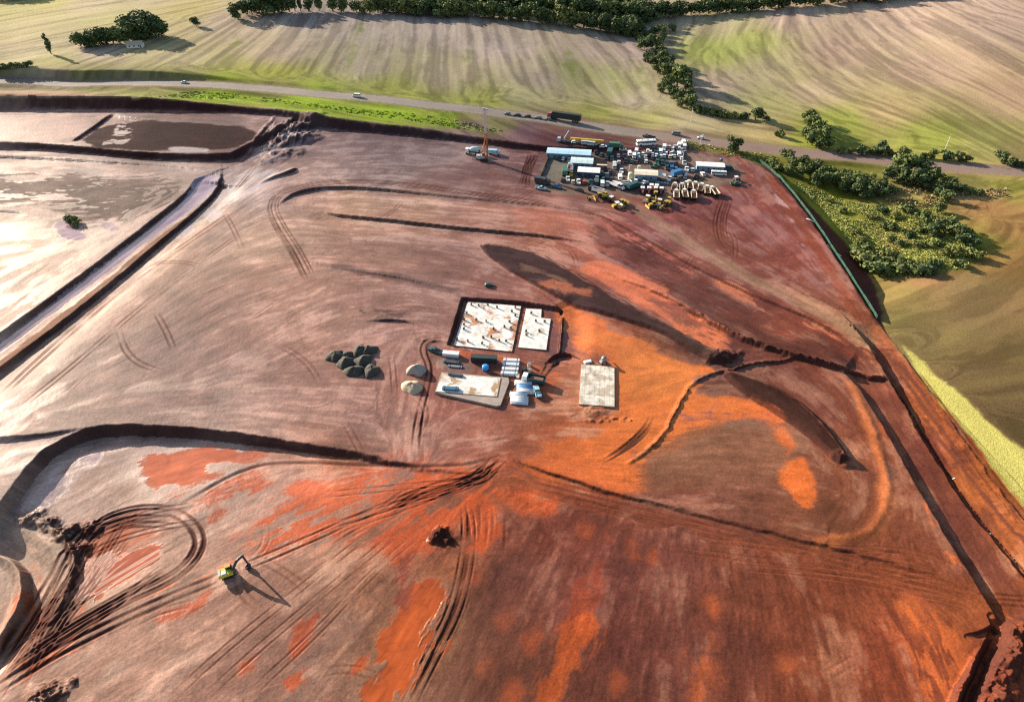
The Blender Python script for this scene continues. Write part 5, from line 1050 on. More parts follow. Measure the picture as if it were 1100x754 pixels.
# ================================================================== BUILDINGS
YA = rad(-8)
M_ROOFB = simple('light_blue_roof', (.42,.62,.76), .45, 0, .08, .4); M_ROOFG = simple('pale_green_roof', (.52,.64,.66), .5, 0, .1, .4); M_WALLW = simple('white_wall', (.70,.69,.66), .7); M_WALLB = simple('blue_wall', (.14,.24,.34), .6); M_WALLN = simple('navy_wall', (.03,.05,.12), .6); M_CREAM = simple('cream_roof', (.74,.64,.50), .6, 0, .08, .4); M_WROOF = simple('white_roof', (.76,.76,.75), .5, 0, .06, .4); M_DOOR = simple('door_paint', (.10,.12,.14), .5)
def shed(px, py, L, D, H, rise, roofm, wallm, label, rz=YA, doors=2, wins=4, panels=5, over=.5):
    x, y, z = hit(px, py); t = thing('shed', x, y, z, rz)
    MB().box(-L/2, L/2, 0, D, -.2, H).build('wall', wallm, t)
    m = MB()
    for k in range(panels):
        a = -L/2 - over + (L + 2 * over) * k / panels; b = -L/2 - over + (L + 2 * over) * (k + 1) / panels - .06
        m.prism([(-over, H + .05), (-over, H + .17), (D/2, H + rise + .12 + .01 * (k % 2)), (D + over, H + .17), (D + over, H + .05), (D/2, H + rise)], a, b)
    m.v = [(p[1], p[0], p[2]) for p in m.v]; m.f = [q[::-1] for q in m.f]; m.build('roof', roofm, t)
    for k in range(doors):
        xx = -L/2 + L * (k + .5) / doors; MB().box(xx - .6, xx + .6, -.06, -.003, 0, 2.1).build('door', M_DOOR, t)
    for k in range(wins):
        xx = -L/2 + L * (k + .18) / wins; w_ = MB().box(xx - .55, xx + .55, -.05, -.004, 1.1, 2.0).build('window', M_GLASS, t); MB().box(xx - .65, xx + .65, -.12, -.055, 1.0, 1.1).build('sill', wallm, w_)
    return tag(t, label, 'shed')
shed(610.5, 171.2, 26, 7.6, 3.2, .5, M_ROOFB, M_WALLB, 'long light blue roofed shed at the back left of the yard', YA, 3, 6, 4)
shed(624.5, 180.5, 12.5, 7.5, 2.9, .45, M_ROOFG, M_WALLB, 'middle shed with pale green roof between the blue and white ones', YA, 2, 4, 4)
shed(632, 190.5, 12, 6.2, 3.0, .4, M_WROOF, M_WALLN, 'white roofed shed with dark navy front at the yard centre', YA, 2, 4, 3)
shed(693.5, 194.2, 12.4, 6.6, 3.4, .6, M_CREAM, M_WALLB, 'cream roofed building with blue walls in the middle of the yard', YA, 1, 3, 2)
shed(762.5, 184.2, 15.5, 5.4, 3.0, .4, M_WROOF, M_WALLB, 'long white shed standing alone at the right of the yard', YA, 2, 5, 3)
def canopy(px, py, L, D, H, mat, label):
    x, y, z = hit(px, py); t = thing('canopy', x, y, z, YA); MB().box(-L/2, L/2, -D/2, D/2, H, H + .15, .1, .1).build('roof', mat, t)
    for sx in (-1, 1):
        for sy in (-1, 1): MB().cyl((sx * (L/2 - .2), sy * (D/2 - .2), 0), (sx * (L/2 - .2), sy * (D/2 - .2), H), .08, None, 6).build('post', M_DSTEEL, t)
    tag(t, label, 'canopy')
canopy(646.5, 181.5, 6, 1.8, 2.4, simple('tan_sheet', (.66,.50,.36), .6), 'narrow tan canopy at the right end of the middle shed')
canopy(709.5, 192.5, 5.5, 4, 2.6, PM['lightblue'], 'light blue canopy against the right side of the cream building')
canopy(684, 191.5, 3.6, 4, 3.0, PM['teal'], 'dark teal canopy left of the cream building')
# water tank on the long shed, silo, small rooftop unit
x, y, z = hit(769.5, 176); t = thing('water_tank', x + 1, y - 4.5, z + 3.45, 0); MB().cyl((0,0,0),(0,0,1.5),1.0,1.05,14).build('tank', PM['dark'], t); MB().dome((0,0,1.5), .9, .3).build('lid', PM['blue'], t); tag(t, 'round dark water tank on top of the long white shed', 'water tank')
x, y, z = hit(676.5, 196.5); t = thing('silo', x, y, z, 0); MB().cyl((0,0,1.4),(0,0,5.6),1.5,None,16).cyl((0,0,.5),(0,0,1.4),.4,1.5,16).build('tank', PM['cream'], t); MB().dome((0,0,5.6),1.5,.7).build('dome', PM['cream'], t); MB().cyl((0,0,1.9),(0,0,2.5),1.53,None,16).build('band', simple('rust', (.36,.15,.06), .8), t)
for k in range(4): MB().cyl((1.2*math.cos(k*1.57+.8),1.2*math.sin(k*1.57+.8),-.1),(1.2*math.cos(k*1.57+.8),1.2*math.sin(k*1.57+.8),2.0),.1,None,6).build('leg', M_STEEL, t)
tag(t, 'cream silo with rusty band at the left of the cream building', 'silo')
for k, (px, py, l) in enumerate([(686, 184.5, 'small cream cube tank at the left rear corner of the cream building'), (702.5, 190, 'small cream cube tank at the right end of the cream building')]):
    x, y, z = hit(px, py); t = thing('tank', x, y, z, YA); MB().box(-1,1,-1,1,1.3,3.6,.15,.15).build('tank_body', PM['cream'], t); MB().cyl((0,0,3.6),(0,0,3.85),.35,None,10).build('lid', PM['white'], t)
    for sx in (-.8, .8):
        for sy in (-.8, .8): MB().cyl((sx,sy,-.1),(sx,sy,1.32),.09,None,5).build('leg', M_STEEL, t)
    tag(t, l, 'tank')
# long yellow girder and the loader crane
x0, y0, z0 = hit(612.5, 151.5); x1, y1, z1 = hit(648, 155.5); L = math.hypot(x1-x0, y1-y0); t = thing('girder', x0, y0, z0, math.atan2(y1-y0, x1-x0)); M_GY = simple('girder_yellow', (.70,.42,.02), .5, 0, .08)
MB().box(0, L, -.1, .1, .95, 2.05).box(0, L, -.55, .55, .85, .95).box(0, L, -.55, .55, 2.05, 2.2).build('beam', M_GY, t)
for k in range(5): MB().box(k*(L-.6)/4, k*(L-.6)/4+.6, -.8, .8, -.1, .84).build('trestle', M_DSTEEL, t)
tag(t, 'long yellow steel girder lying on trestles behind parked cars', 'girder')
x, y, z = hit(605.5, 153); t = thing('crane_truck', x, y, z, rad(170)); MB().box(-4,2,-1.2,1.2,.8,1.2).build('bed', M_DSTEEL, t); MB().prism([(2,.6),(4.2,.6),(4.2,1.8),(3.9,2.9),(2,3.0)], -1.15, 1.15, .06).build('cab', PM['silver'], t); MB().box(4.1,4.25,-1,1,1.8,2.5).build('windscreen', M_GLASS, t)
MB().cyl((-.5,0,1.2),(-.5,0,3.0),.5,.4,10).build('turret', PM['silver'], t); MB().cyl((-.5,0,2.8),(-3.2,.8,8.2),.42,.3,6).build('boom', PM['silver'], t); MB().cyl((-3.0,.7,7.8),(-5.0,1.2,7.0),.2,.15,6).build('jib', M_STEEL, t); MB().cyl((-.4,0,2.0),(-2.0,.4,5.6),.14,None,6).build('ram', M_STEEL, t)
for sx in (3.1,-1.8,-3.0):
    for sy in (-1.05,1.05): wheel(sx, sy, .5, .35, t)
tag(t, 'grey crane truck with raised boom at the left end of the yellow girder', 'crane truck')
# low barrier on the left of the hardstanding, stacked pallets
x0, y0, z0 = hit(591.5, 164); x1, y1, z1 = hit(579.5, 193); L = math.hypot(x1-x0, y1-y0); t = thing('barrier', x0, y0, z0, math.atan2(y1-y0, x1-x0)); MB().box(0, L, -.05, .05, .1, 1.3).build('panel', simple('weathered_board', (.13,.10,.085), .8, 0, .2), t)
for k in range(12): MB().cyl((k*L/11,.08,-.2),(k*L/11,.08,1.6),.06,None,5).build('post', M_DSTEEL, t)
tag(t, 'dark board barrier along the left edge of the grey hardstanding', 'barrier')
for k in range(5):
    x, y, z = hit(705 + k * 3, 197.4 + k * .3); t = thing('pallet_stack', x, y, z, YA); m = MB()
    for j in range(7): m.box(-.7,.7,-.9,.9,j*.16,j*.16+.1)
    m.build('pallet', PM['grey'], t); MB().box(-.62,.62,-.8,.8,1.08,1.2).build('cover', PM['blue'], t); tag(t, 'grey pallet stack, %s from the left before the cream building' % ordn(k), 'pallets', 'pallet stacks')
# farmhouse
x, y, z = hit(145, 52); t = thing('farmhouse', x, y, z, rad(8)); MB().box(-6,6,0,6,-.3,2.8).build('wall', M_WALLW, t); m = MB().prism([(-.7,2.7),(-.7,2.85),(3,4.9),(6.7,2.85),(6.7,2.7),(3,4.75)], -6.6, 6.6); m.v = [(p[1],p[0],p[2]) for p in m.v]; m.f = [q[::-1] for q in m.f]; m.build('roof', simple('faded_tile', (.42,.33,.26), .8), t)
for k in range(3): MB().box(-4.5+k*3.6,-3.3+k*3.6,-.05,-.004,1.0,2.0).build('window', M_GLASS, t)
MB().box(4.3,5.2,-.05,-.004,0,2.1).build('door', M_DOOR, t); MB().cyl((-3,3,4.5),(-3,3,5.6),.35,None,4).build('chimney', M_WALLW, t); tag(t, 'small white farmhouse with faded roof under dark trees', 'house')
# ================================================================== poles, green fence
def pole(px, py, h, label, arm=True, lamp=False):
    x, y, z = hit(px, py); t = thing('lamp_post' if lamp else 'utility_pole', x, y, z, rad(R.uniform(-20, 20))); MB().cyl((0,0,-.3),(0,0,h),.20,.13,8).build('shaft', simple('concrete_pole', (.62,.62,.60), .7), t)
    if arm: MB().box(-1.1,1.1,-.07,.07,h-.7,h-.55).build('crossarm', M_DSTEEL, t); 
    for k in range(3 if arm else 0): MB().cyl((-.9+k*.9,0,h-.55),(-.9+k*.9,0,h-.3),.07,.04,6).build('insulator', PM['white'], t)
    if lamp: MB().box(-.1,1.4,-.16,.16,h,h+.14).build('lamp_head', PM['white'], t)
    return tag(t, label, 'lamp post' if lamp else 'utility pole')
pole(1013, 166, 12.5, 'pale utility pole beyond the highway on the far right'); pole(752.3, 155, 6, 'white lamp post on the verge below the white highway car', False, True); pole(742, 131, 9, 'thin pale utility pole in the stubble field below the hedgerow')
pole(733, 174, 7, 'thin pale lamp post between the parking block and the white pickup', False, True); pole(675, 190, 7, 'thin pale lamp post left of the cream silo', False, True); pole(848, 180, 7, 'pale utility pole inside the thicket at its left end')
FP = smooth([(812,172),(835,189),(868,230),(900,278),(935,333),(941,343)], 2); pts = [hit(p[0] + 1, p[1]) for p in FP]; dens = []
for a, b in zip(pts[:-1], pts[1:]):
    n = max(1, int(math.hypot(b[0]-a[0], b[1]-a[1]) / 3))
    for k in range(n): dens.append((a[0]+(b[0]-a[0])*k/n, a[1]+(b[1]-a[1])*k/n))
dens = [(p[0], p[1], float(lookup(Z, p[0], p[1]))) for p in dens]
t = thing('silt_fence', *dens[0]); o0 = Vector(dens[0]); m = MB(); v = []; f = []
for k, p in enumerate(dens):
    q = Vector(p) - o0
    for dx, zz in ((-.04,-.3),(-.04,1.7),(.04,1.7),(.04,-.3)): v.append((q.x+dx, q.y, q.z+zz+ (R.uniform(-.1,.1) if zz > 0 else 0)))
    if k:
        b = 4*(k-1); f += [(b,b+4,b+5,b+1),(b+1,b+5,b+6,b+2),(b+2,b+6,b+7,b+3)]
m.add(v, f).build('mesh_sheet', simple('green_mesh', (.007,.060,.036), .7, 0, .2, .6), t)
for k, p in enumerate(dens[::2][:90]):
    q = Vector(p) - o0; MB().cyl((q.x-.1,q.y,q.z-.4),(q.x-.1,q.y,q.z+1.85),.05,None,5).build('post', M_DSTEEL, t)
tag(t, 'long green mesh fence along the crest of the right bank', 'fence')
# ================================================================== EXCAVATOR
def v_excavator(ubody):
    t = thing('excavator')
    for s in (-1, 1):
        k = MB().prism([(1.9,.45),(1.6,.9),(-1.6,.9),(-1.95,.45),(-1.6,.02),(1.6,.02)], s * 1.1 - .3, s * 1.1 + .3).build('track', M_RUB, t)
        MB().cyl((1.55, s*1.42, .46), (1.55, s*1.36, .46), .3, None, 8).cyl((-1.55, s*1.42, .46), (-1.55, s*1.36, .46), .3, None, 8).build('sprocket', M_STEEL, k)
    MB().box(-.9, .9, -.9, .9, .5, 1.1).build('undercarriage', M_DSTEEL, t)
    MB().prism([(1.3,1.12),(1.3,1.7),(.2,2.1),(-2.2,2.2),(-2.5,1.9),(-2.5,1.12)], -1.3, 1.3, .05).build('house', ubody, t)
    MB().box(-2.5, -1.7, -1.25, 1.25, 1.15, 2.3, .1, .1).build('counterweight', PM['silver'], t); MB().box(-1.6,-.3,-1.1,.1,2.12,2.42,.1,.1).build('engine_hood', PM['white'], t)
    MB().prism([(1.45,1.3),(1.35,2.2),(.9,3.0),(-.4,3.0),(-.45,1.3)], .3, 1.28, .05).build('cab_window', M_GLASS, t); MB().box(-.5,1.0,.28,1.3,3.0,3.12).build('cab_roof', M_YEL, t)
    A, B, D, E_ = Vector((1.1,-.1,1.7)), Vector((3.2,-.1,5.0)), Vector((5.2,-.1,6.2)), Vector((5.6,-.1,1.8))
    def limb(p, q, w0, w1, y=.2):
        p, q = Vector(p), Vector(q); d = (q-p).normalized(); n = Vector((-d.z,0,d.x)); m = MB()
        return m.loft([[tuple(p+n*w0+Vector((0,-y,0))), tuple(p+n*w0+Vector((0,y,0))), tuple(p-n*w0+Vector((0,y,0))), tuple(p-n*w0+Vector((0,-y,0)))], [tuple(q+n*w1+Vector((0,-y,0))), tuple(q+n*w1+Vector((0,y,0))), tuple(q-n*w1+Vector((0,y,0))), tuple(q-n*w1+Vector((0,-y,0)))]])
    b = limb(A, B, .26, .42); b2 = limb(B, D, .42, .24); b.add(b2.v, b2.f); dk = simple('boom_paint', (.06,.07,.09), .5)
    b.build('boom', dk, t); limb(D + Vector((-.3,0,.5)), E_, .28, .2, .16).build('stick', dk, t)
    MB().cyl((1.5,.25,1.5),(3.0,.25,4.4),.1,None,6).cyl((1.5,-.45,1.5),(3.0,-.45,4.4),.1,None,6).cyl((3.6,-.1,5.7),(5.0,-.1,6.6),.1,None,6).build('hydraulic_ram', M_STEEL, t)
    MB().prism([(5.5,1.9),(5.9,1.7),(6.1,1.0),(5.6,.35),(4.8,.3),(4.5,.75),(4.75,.6),(5.4,.6),(5.7,1.05),(5.5,1.5)], -.65, .45).prism([(5.5,1.8),(5.9,1.6),(6.0,1.0),(5.6,.4),(4.8,.35),(4.7,.8),(5.2,1.4)], -.68, -.62).prism([(5.5,1.8),(5.9,1.6),(6.0,1.0),(5.6,.4),(4.8,.35),(4.7,.8),(5.2,1.4)], .42, .48).build('bucket', M_DSTEEL, t)
    return t
P_EXC = v_excavator(simple('excavator_yellow', (.62,.52,.06), .45, 0, .1, 2)); x, y, z = hit(246, 617); inst(P_EXC, x, y, z - .12, rad(24), 1.03); tag(P_EXC, 'yellow tracked excavator with dark boom standing on the wet tracks at lower left', 'excavator')
# ================================================================== DRILLING RIG AND TRUCKS
x, y, z = hit(520, 172.5); t = thing('drilling_rig', x, y, z, rad(0)); M_RUSTY = simple('red_oxide_mast', (.40,.14,.06), .6, 0, .15, 1)
for s in (-1, 1): MB().prism([(2.4,.5),(2.1,1.0),(-2.1,1.0),(-2.4,.5),(-2.1,.02),(2.1,.02)], s*1.4-.35, s*1.4+.35).build('track', M_RUB, t)
MB().prism([(1.0,1.1),(1.0,2.6),(-1.0,3.0),(-4.6,3.0),(-4.6,1.1)], -.2, 2.6, .06).build('house', PM['silver'], t); MB().box(-1.2,.8,.2,1.6,3.0,3.9,.1,.1).build('cab_window', M_GLASS, t)
m = MB(); 
for (sx, sy) in ((-.6,-.6),(.6,-.6),(.6,.6),(-.6,.6)): m.cyl((1.2+sx,sy,.2),(1.2+sx,sy,17),.24,None,5)
for k in range(14):
    a = .6 + k*1.18; m.cyl((.78,-.42,a),(1.62,-.42,a+1.1),.1,None,4).cyl((.78,.42,a+1.1),(1.62,.42,a),.06,None,4).cyl((.78,-.42,a),(.78,.42,a+1.1),.06,None,4).cyl((1.62,.42,a),(1.62,-.42,a+1.1),.06,None,4)
m.build('lower_mast', M_RUSTY, t); MB().box(.5,1.9,-.7,.7,17,30.5,.1,.1).build('upper_mast', PM['pink'], t); MB().box(.3,3.0,-.5,.5,30.3,31.3,.1,.1).cyl((.5,0,31.2),(.5,0,31.7),.5,None,8).build('crown_head', PM['silver'], t)
MB().cyl((2.1,0,1.0),(2.1,0,14),.35,None,8).build('drill_stem', M_RUSTY, t); MB().cyl((-2.2,1.0,3.0),(.8,.2,12.5),.14,None,6).cyl((-2.2,-.2,2.9),(.8,-.2,12.5),.14,None,6).build('back_stay', M_RUSTY, t); MB().box(1.7,2.4,-.5,.5,8.5,10).build('rotary_head', M_DSTEEL, t)
m = MB()
for a, b in (((2.9,0,30.6),(2.3,0,10)), ((.4,0,31.4),(-3.6,1.2,3.0))): m.cyl(a, b, .03, None, 4)
m.build('cable', M_DSTEEL, t); tag(t, 'drilling rig with tall mast, red below and pale above, on the bare plateau', 'drilling rig')
def v_mixer():
    t = thing('mixer_truck'); MB().prism([(4.2,.5),(4.2,1.8),(3.9,2.9),(2.3,3.0),(2.3,.5)], -1.2, 1.2, .08).build('cab', PM['white'], t); MB().box(4.1,4.24,-1,1,1.8,2.5).build('windscreen', M_GLASS, t); MB().box(-4.4,2.3,-.55,.55,.7,1.1).build('chassis', M_DSTEEL, t)
    ring = lambda x, z, r: [(x, r*math.cos(i*.4488), z + r*math.sin(i*.4488)) for i in range(14)]
    MB().loft([ring(1.9,2.3,.7), ring(1.2,2.4,1.2), ring(-.8,2.65,1.35), ring(-2.8,3.0,.95), ring(-3.9,3.2,.55)]).build('drum', PM['lightblue'], t, True); MB().prism([(-3.8,3.0),(-4.5,2.6),(-4.9,1.4),(-4.6,1.4),(-4.2,2.4),(-3.7,2.7)], -.4, .4).build('chute', M_STEEL, t); MB().box(-3.4,-3.0,-.9,.9,1.1,2.2).box(1.5,1.8,-.8,.8,1.1,2.0).build('drum_support', M_DSTEEL, t)
    for sx in (3.2,-1.6,-2.8):
        for sy in (-1.05,1.05): wheel(sx, sy, .52, .38, t)
    return t
P_MIX = v_mixer(); place(P_MIX, 508.5, 165.5, 172, 'concrete mixer truck with pale drum just left of the drilling rig', 'mixer truck', ctr=0); place(P_BOX, 531, 166, -12, 'pale blue service truck just right of the drilling rig', 'truck', col='lightblue', ctr=0, s=1.0)
x, y, z = hit(511.5, 171); P_MINI = copy_tree(P_EXC); P_MINI.location = (x, y, z); P_MINI.rotation_euler = (0,0,rad(200)); P_MINI.scale = (.45,)*3; tag(P_MINI, 'small cream excavator at the foot of the drilling rig', 'excavator'); paint(P_MINI, 'house', PM['cream'])
place(P_HATCH, 525, 306.5, 10, 'small dark car alone on the bare earth above the foundation slabs', 'car', col='teal', ctr=.5, s=1.0)
# ================================================================== FOUNDATION SLABS
def slab_mat(name, mud, amount, sc, base=(.74,.73,.70)):
    m, nt, b = node_mat(name); N = nt.nodes; Lk = nt.links.new; tc = N.new('ShaderNodeTexCoord')
    n1 = N.new('ShaderNodeTexNoise'); n1.inputs['Scale'].default_value = sc; n1.inputs['Detail'].default_value = 9; n1.inputs['Roughness'].default_value = .62; n1.inputs['Distortion'].default_value = .4; Lk(tc.outputs['Object'], n1.inputs['Vector'])
    r = N.new('ShaderNodeValToRGB'); e = r.color_ramp.elements; e[0].position = amount; e[0].color = (*base, 1); e[1].position = amount + .09; e[1].color = (*mud, 1); Lk(n1.outputs[0], r.inputs[0])
    n2 = N.new('ShaderNodeTexNoise'); n2.inputs['Scale'].default_value = sc * 2.3; n2.inputs['Detail'].default_value = 6; Lk(tc.outputs['Object'], n2.inputs['Vector'])
    r2 = N.new('ShaderNodeMapRange'); r2.inputs[1].default_value = .35; r2.inputs[2].default_value = .6; r2.inputs[3].default_value = .72; r2.inputs[4].default_value = 1; Lk(n2.outputs[0], r2.inputs[0])
    mx = N.new('ShaderNodeMix'); mx.data_type = 'RGBA'; mx.blend_type = 'MULTIPLY'; mx.inputs[0].default_value = 1; Lk(r.outputs[0], mx.inputs[6]); Lk(r2.outputs[0], mx.inputs[7]); Lk(mx.outputs[2], b.inputs['Base Color']); b.inputs['Roughness'].default_value = .6
    return m
def extrude(P, z0, z1):
    P = [tuple(p[:2]) for p in P]; ar = sum(P[i][0]*P[(i+1)%len(P)][1]-P[(i+1)%len(P)][0]*P[i][1] for i in range(len(P)))
    if ar < 0: P = P[::-1]
    return MB().loft([[(p[0],p[1],z0) for p in P], [(p[0],p[1],z1) for p in P]])
def slab(pts, z, th, mat, label, edge=None):
    P = W(pts, z); c = P.mean(0); t = thing('foundation_slab', c[0], c[1], z - th); Q = P - c
    extrude(Q, 0, th).build('slab', mat, t)
    m = MB()                                              # form boards round the edge
    for k in range(len(Q)):
        a, b = Q[k], Q[(k+1)%len(Q)]; m.cyl((a[0],a[1],th*.5),(b[0],b[1],th*.5),.14,None,4)
    m.build('formwork', edge or M_FORM, t); return tag(t, label, 'slab')
M_FORM = simple('form_board', (.30,.17,.10), .8); M_CONC = simple('grey_concrete', (.30,.25,.22), .85, 0, .15, .5)
S1 = slab_mat('white_sheeting_muddy', (.42,.19,.09), .50, .14); S2 = slab_mat('white_sheeting', (.40,.26,.14), .56, .15); S3 = slab_mat('white_sheeting_stained', (.38,.24,.13), .515, .15); S4 = slab_mat('plank_deck', (.46,.38,.30), .45, .22, (.70,.66,.58))
zf = -1.3
slab([(502.6,323.6),(559.7,329),(549.9,377.6),(487.3,371)], zf, .4, S1, 'largest foundation slab, white sheeting stained with orange mud, left of the divide')
slab([(565.2,331.6),(581.8,332.2),(581.2,341.4),(591.6,342.6),(586.7,375.7),(556.6,373)], zf, .4, S2, 'L-shaped white foundation slab right of the largest one')
PW = W([(467,421),(474,399.6),(546,405.5),(547,410),(537.5,435),(533,436)], .9); c = PW.mean(0); t = thing('concrete_pad', c[0], c[1], -.3); extrude(PW - c, 0, 1.2).build('pad', M_CONC, t); tag(t, 'grey concrete pad that carries the lower white slab', 'concrete pad')
slab([(474.3,400.3),(537.8,405.8),(533.8,425.9),(467.8,420.4)], 1.05, .146, S3, 'lower white foundation slab on the grey pad beside the pipe stacks')
PW = W([(624.3,391.3),(660,394),(660,437.5),(622,433.8)], .7); c = PW.mean(0); t = thing('working_platform', c[0], c[1], -.15); extrude(PW - c, 0, .6).build('base', M_FORM, t); m = MB(); e0, e1 = PW[1]-PW[0], PW[3]-PW[0]
for i in range(7):
    for j in range(4):
        q = [PW[0]-c+e0*((i+.012)/7)+e1*((j+.01)/4), PW[0]-c+e0*((i+.988)/7)+e1*((j+.01)/4), PW[0]-c+e0*((i+.988)/7)+e1*((j+.99)/4), PW[0]-c+e0*((i+.012)/7)+e1*((j+.99)/4)]; ex = extrude(q, .6, .85+.02*((i*3+j)%3)); m.add(ex.v, ex.f)
m.build('deck', S4, t); tag(t, 'pale plank-covered platform standing alone in the orange mud', 'platform')
# earth divide between the two pits is part of the ground; starter bars throw the dark marks
M_BAR = simple('rusty_rebar', (.07,.045,.04), .7)
def starter():
    t = thing('starter_bars'); m = MB()
    for i in range(3):
        for j in range(2): m.cyl((-.35+i*.35,-.18+j*.36,0),(-.35+i*.35,-.18+j*.36,1.25+.1*((i+j)%2)),.07,None,5)
    m.build('bar', M_BAR, t); MB().box(-.45,.45,-.28,.28,.3,.36).box(-.45,.45,-.28,.28,.8,.86).build('stirrup', M_BAR, t); return t
P_ST = starter(); k1 = 0
for nm, lst in (('muddy largest slab', [(255,105),(320,115),(400,110),(640,130),(610,165),(640,200),(215,180),(190,235),(190,280),(190,318),(590,255),(545,300),(600,312),(130,410),(225,425),(350,445),(500,420),(560,425),(430,390),(360,395),(385,250),(450,318),(480,130),(300,240)]), ('L-shaped slab', [(780,180),(820,250),(735,340),(738,372),(897,255),(850,335)])):
    for k, (a, b) in enumerate(sorted(lst)):
        px, py = 475 + a * .1227, 315 + b * .1227; x, y = unp(px, py, zf); o = inst(P_ST, x, y, zf - .01, R.uniform(0, 3)); tag(o, 'rusty starter bars, %s from the left on the %s' % (ordn(k), nm), 'rebar', 'starter bars on the slabs')
# ================================================================== STORES AROUND THE SLABS
def at(px, py, z=None):
    x, y, zz = hit(px, py); return x, y, zz
def boxpile(name, px, py, L, D, n, h, deg, mats, label, cat, gap=.06, bev=.0):
    x, y, z = at(px, py); t = thing(name, x, y, z - .05, rad(deg))
    for k in range(n): MB().box(-L/2 + R.uniform(-.1,.1), L/2 + R.uniform(-.1,.1), -D/2, D/2, k*(h+gap), k*(h+gap)+h).build('sheet', mats[k % len(mats)], t)
    for s in (-.35, .35): MB().box(L*s-.06, L*s+.06, -D/2-.03, D/2+.03, -.02, n*(h+gap)+.02).build('strap', M_DSTEEL, t)
    return tag(t, label, cat)
M_PB = simple('pale_blue_panel', (.56,.64,.74), .4, 0, .08, .6); M_PW = simple('white_panel', (.62,.63,.65), .45, 0, .06, .6); M_NAVY = simple('dark_board', (.035,.05,.07), .6, 0, .2, 1); M_DG = simple('dark_green_steel', (.015,.03,.032), .6, 0, .2, 1)
for k, (px, py, m_) in enumerate([(549.5,388.5,M_PW),(549,393,M_PB),(548,398,M_PW),(547,402.5,M_PB)]): boxpile('panel_stack', px, py, 6.2, 1.45, 4, .26, -4, [m_], 'white and pale blue panel stack, %s from the top beside the dark container' % ordn(k), 'panel stack')['group'] = 'panel stacks'
def pipes(px, py, L, n, r, deg, mat, label):
    x, y, z = at(px, py); t = thing('pipe_stack', x, y, z, rad(deg)); m = MB(); q = 0
    for row_ in range(2):
        for k in range(n - row_): m.cyl((-L/2, (k-(n-1-row_)/2)*2*r, r+row_*r*1.75), (L/2, (k-(n-1-row_)/2)*2*r, r+row_*r*1.75), r, None, 10)
    m.build('pipe', mat, t, True); MB().box(-L*.3,-L*.3+.15,-n*r,n*r,-.1,.02).box(L*.3,L*.3+.15,-n*r,n*r,-.1,.02).build('bearer', M_FORM, t); return tag(t, label, 'pipes', 'pipe stacks')
M_PIPE = simple('blue_pipe', (.10,.26,.52), .35)
for k, (px, py, m_, c) in enumerate([(562,412.5,M_PW,'white'),(564,417,M_PIPE,'blue'),(564.5,421,M_PW,'white'),(557,425,M_PB,'pale blue'),(558,429,M_PW,'white'),(558,432.5,M_PB,'pale blue')]): pipes(px, py, 6.4, 4, .3, -7, m_, '%s pipe stack, %s from the top in the pile below the teal truck' % (c, ordn(k)))
def container(px, py, L, D, H, deg, mat, label):
    x, y, z = at(px, py); t = thing('container', x, y, z - .03, rad(deg)); MB().box(-L/2,L/2,-D/2,D/2,.1,H).build('shell', mat, t); m = MB()
    for k in range(int(L*2)): m.box(-L/2+.2+k*.5,-L/2+.4+k*.5,-D/2-.05,-D/2-.002,.25,H-.15)
    m.build('rib', mat, t); MB().box(L/2+.003,L/2+.06,-D/2+.1,-.04,.2,H-.15).box(L/2+.003,L/2+.06,.04,D/2-.1,.2,H-.15).build('door', mat, t); MB().box(-L/2-.05,L/2+.05,-D/2-.06,D/2+.06,H+.002,H+.08).build('roof', mat, t); return tag(t, label, 'container')
container(520, 388, 10, 2.4, 2.5, -5, M_DG, 'long dark green container above the blue tank'); container(484.5, 382, 6.4, 2.2, 1.6, -8, M_PW, 'low white container at the lower left of the largest slab')
place(P_PICK, 467.5, 377, 150, 'teal pickup at the lower left corner of the largest slab', 'pickup', col='teal')
boxpile('board_stack', 485, 389.5, 6.2, 1.5, 3, .2, -10, [M_NAVY], 'dark formwork board stack, upper one below the white container', 'board stack'); boxpile('board_stack', 489, 394, 5.5, 1.2, 2, .2, -8, [M_NAVY, PM['grey']], 'grey and dark board stack, lower one above the white slab', 'board stack')
x, y, z = at(521.5, 397.5); t = thing('water_tank', x, y, z); MB().cyl((0,0,0),(0,0,1.9),1.15,1.3,18).build('tank', simple('bright_blue_plastic', (.02,.22,.62), .35), t, True); MB().dome((0,0,1.9),1.3,.5,18).build('lid', simple('bright_blue_lid', (.03,.26,.66), .35), t); tag(t, 'bright blue round water tank above the lower white slab', 'water tank')
def drum(px, py, mat, label):
    x, y, z = at(px, py); t = thing('drum', x, y, z); MB().cyl((0,0,0),(0,0,1.3),.7,None,12).build('barrel', mat, t); MB().cyl((0,0,1.3),(0,0,1.36),.73,None,12).build('rim', M_STEEL, t); return tag(t, label, 'drum')
drum(556, 405, PM['white'], 'white drum at the lower right corner of the panel stacks'); drum(568.5, 393, PM['cream'], 'cream drum right of the panel stacks, upper one'); drum(569, 399, PM['cream'], 'cream drum right of the panel stacks, lower one')
boxpile('crate_stack', 563, 398.5, 1.8, 2.2, 3, .5, -6, [M_DG], 'dark crate stack between the panel stacks and cream drums', 'crates')
_t = place(P_TIP, 573, 409, 165, 'teal tipper truck with white cab beside the pipe stacks', 'truck', col='teal', parts=('bed',)); paint(_t, 'cab', PM['white']); place(P_PICK, 577, 421, 100, 'light blue pickup at the right end of the pipe stacks', 'pickup', col='lightblue')
boxpile('rebar_bundle', 489.5, 405.5, 5.6, 1.1, 3, .15, -11, [M_NAVY], 'dark rebar bundle lying at the top of the lower white slab', 'rebar bundle').location.z = 1.06
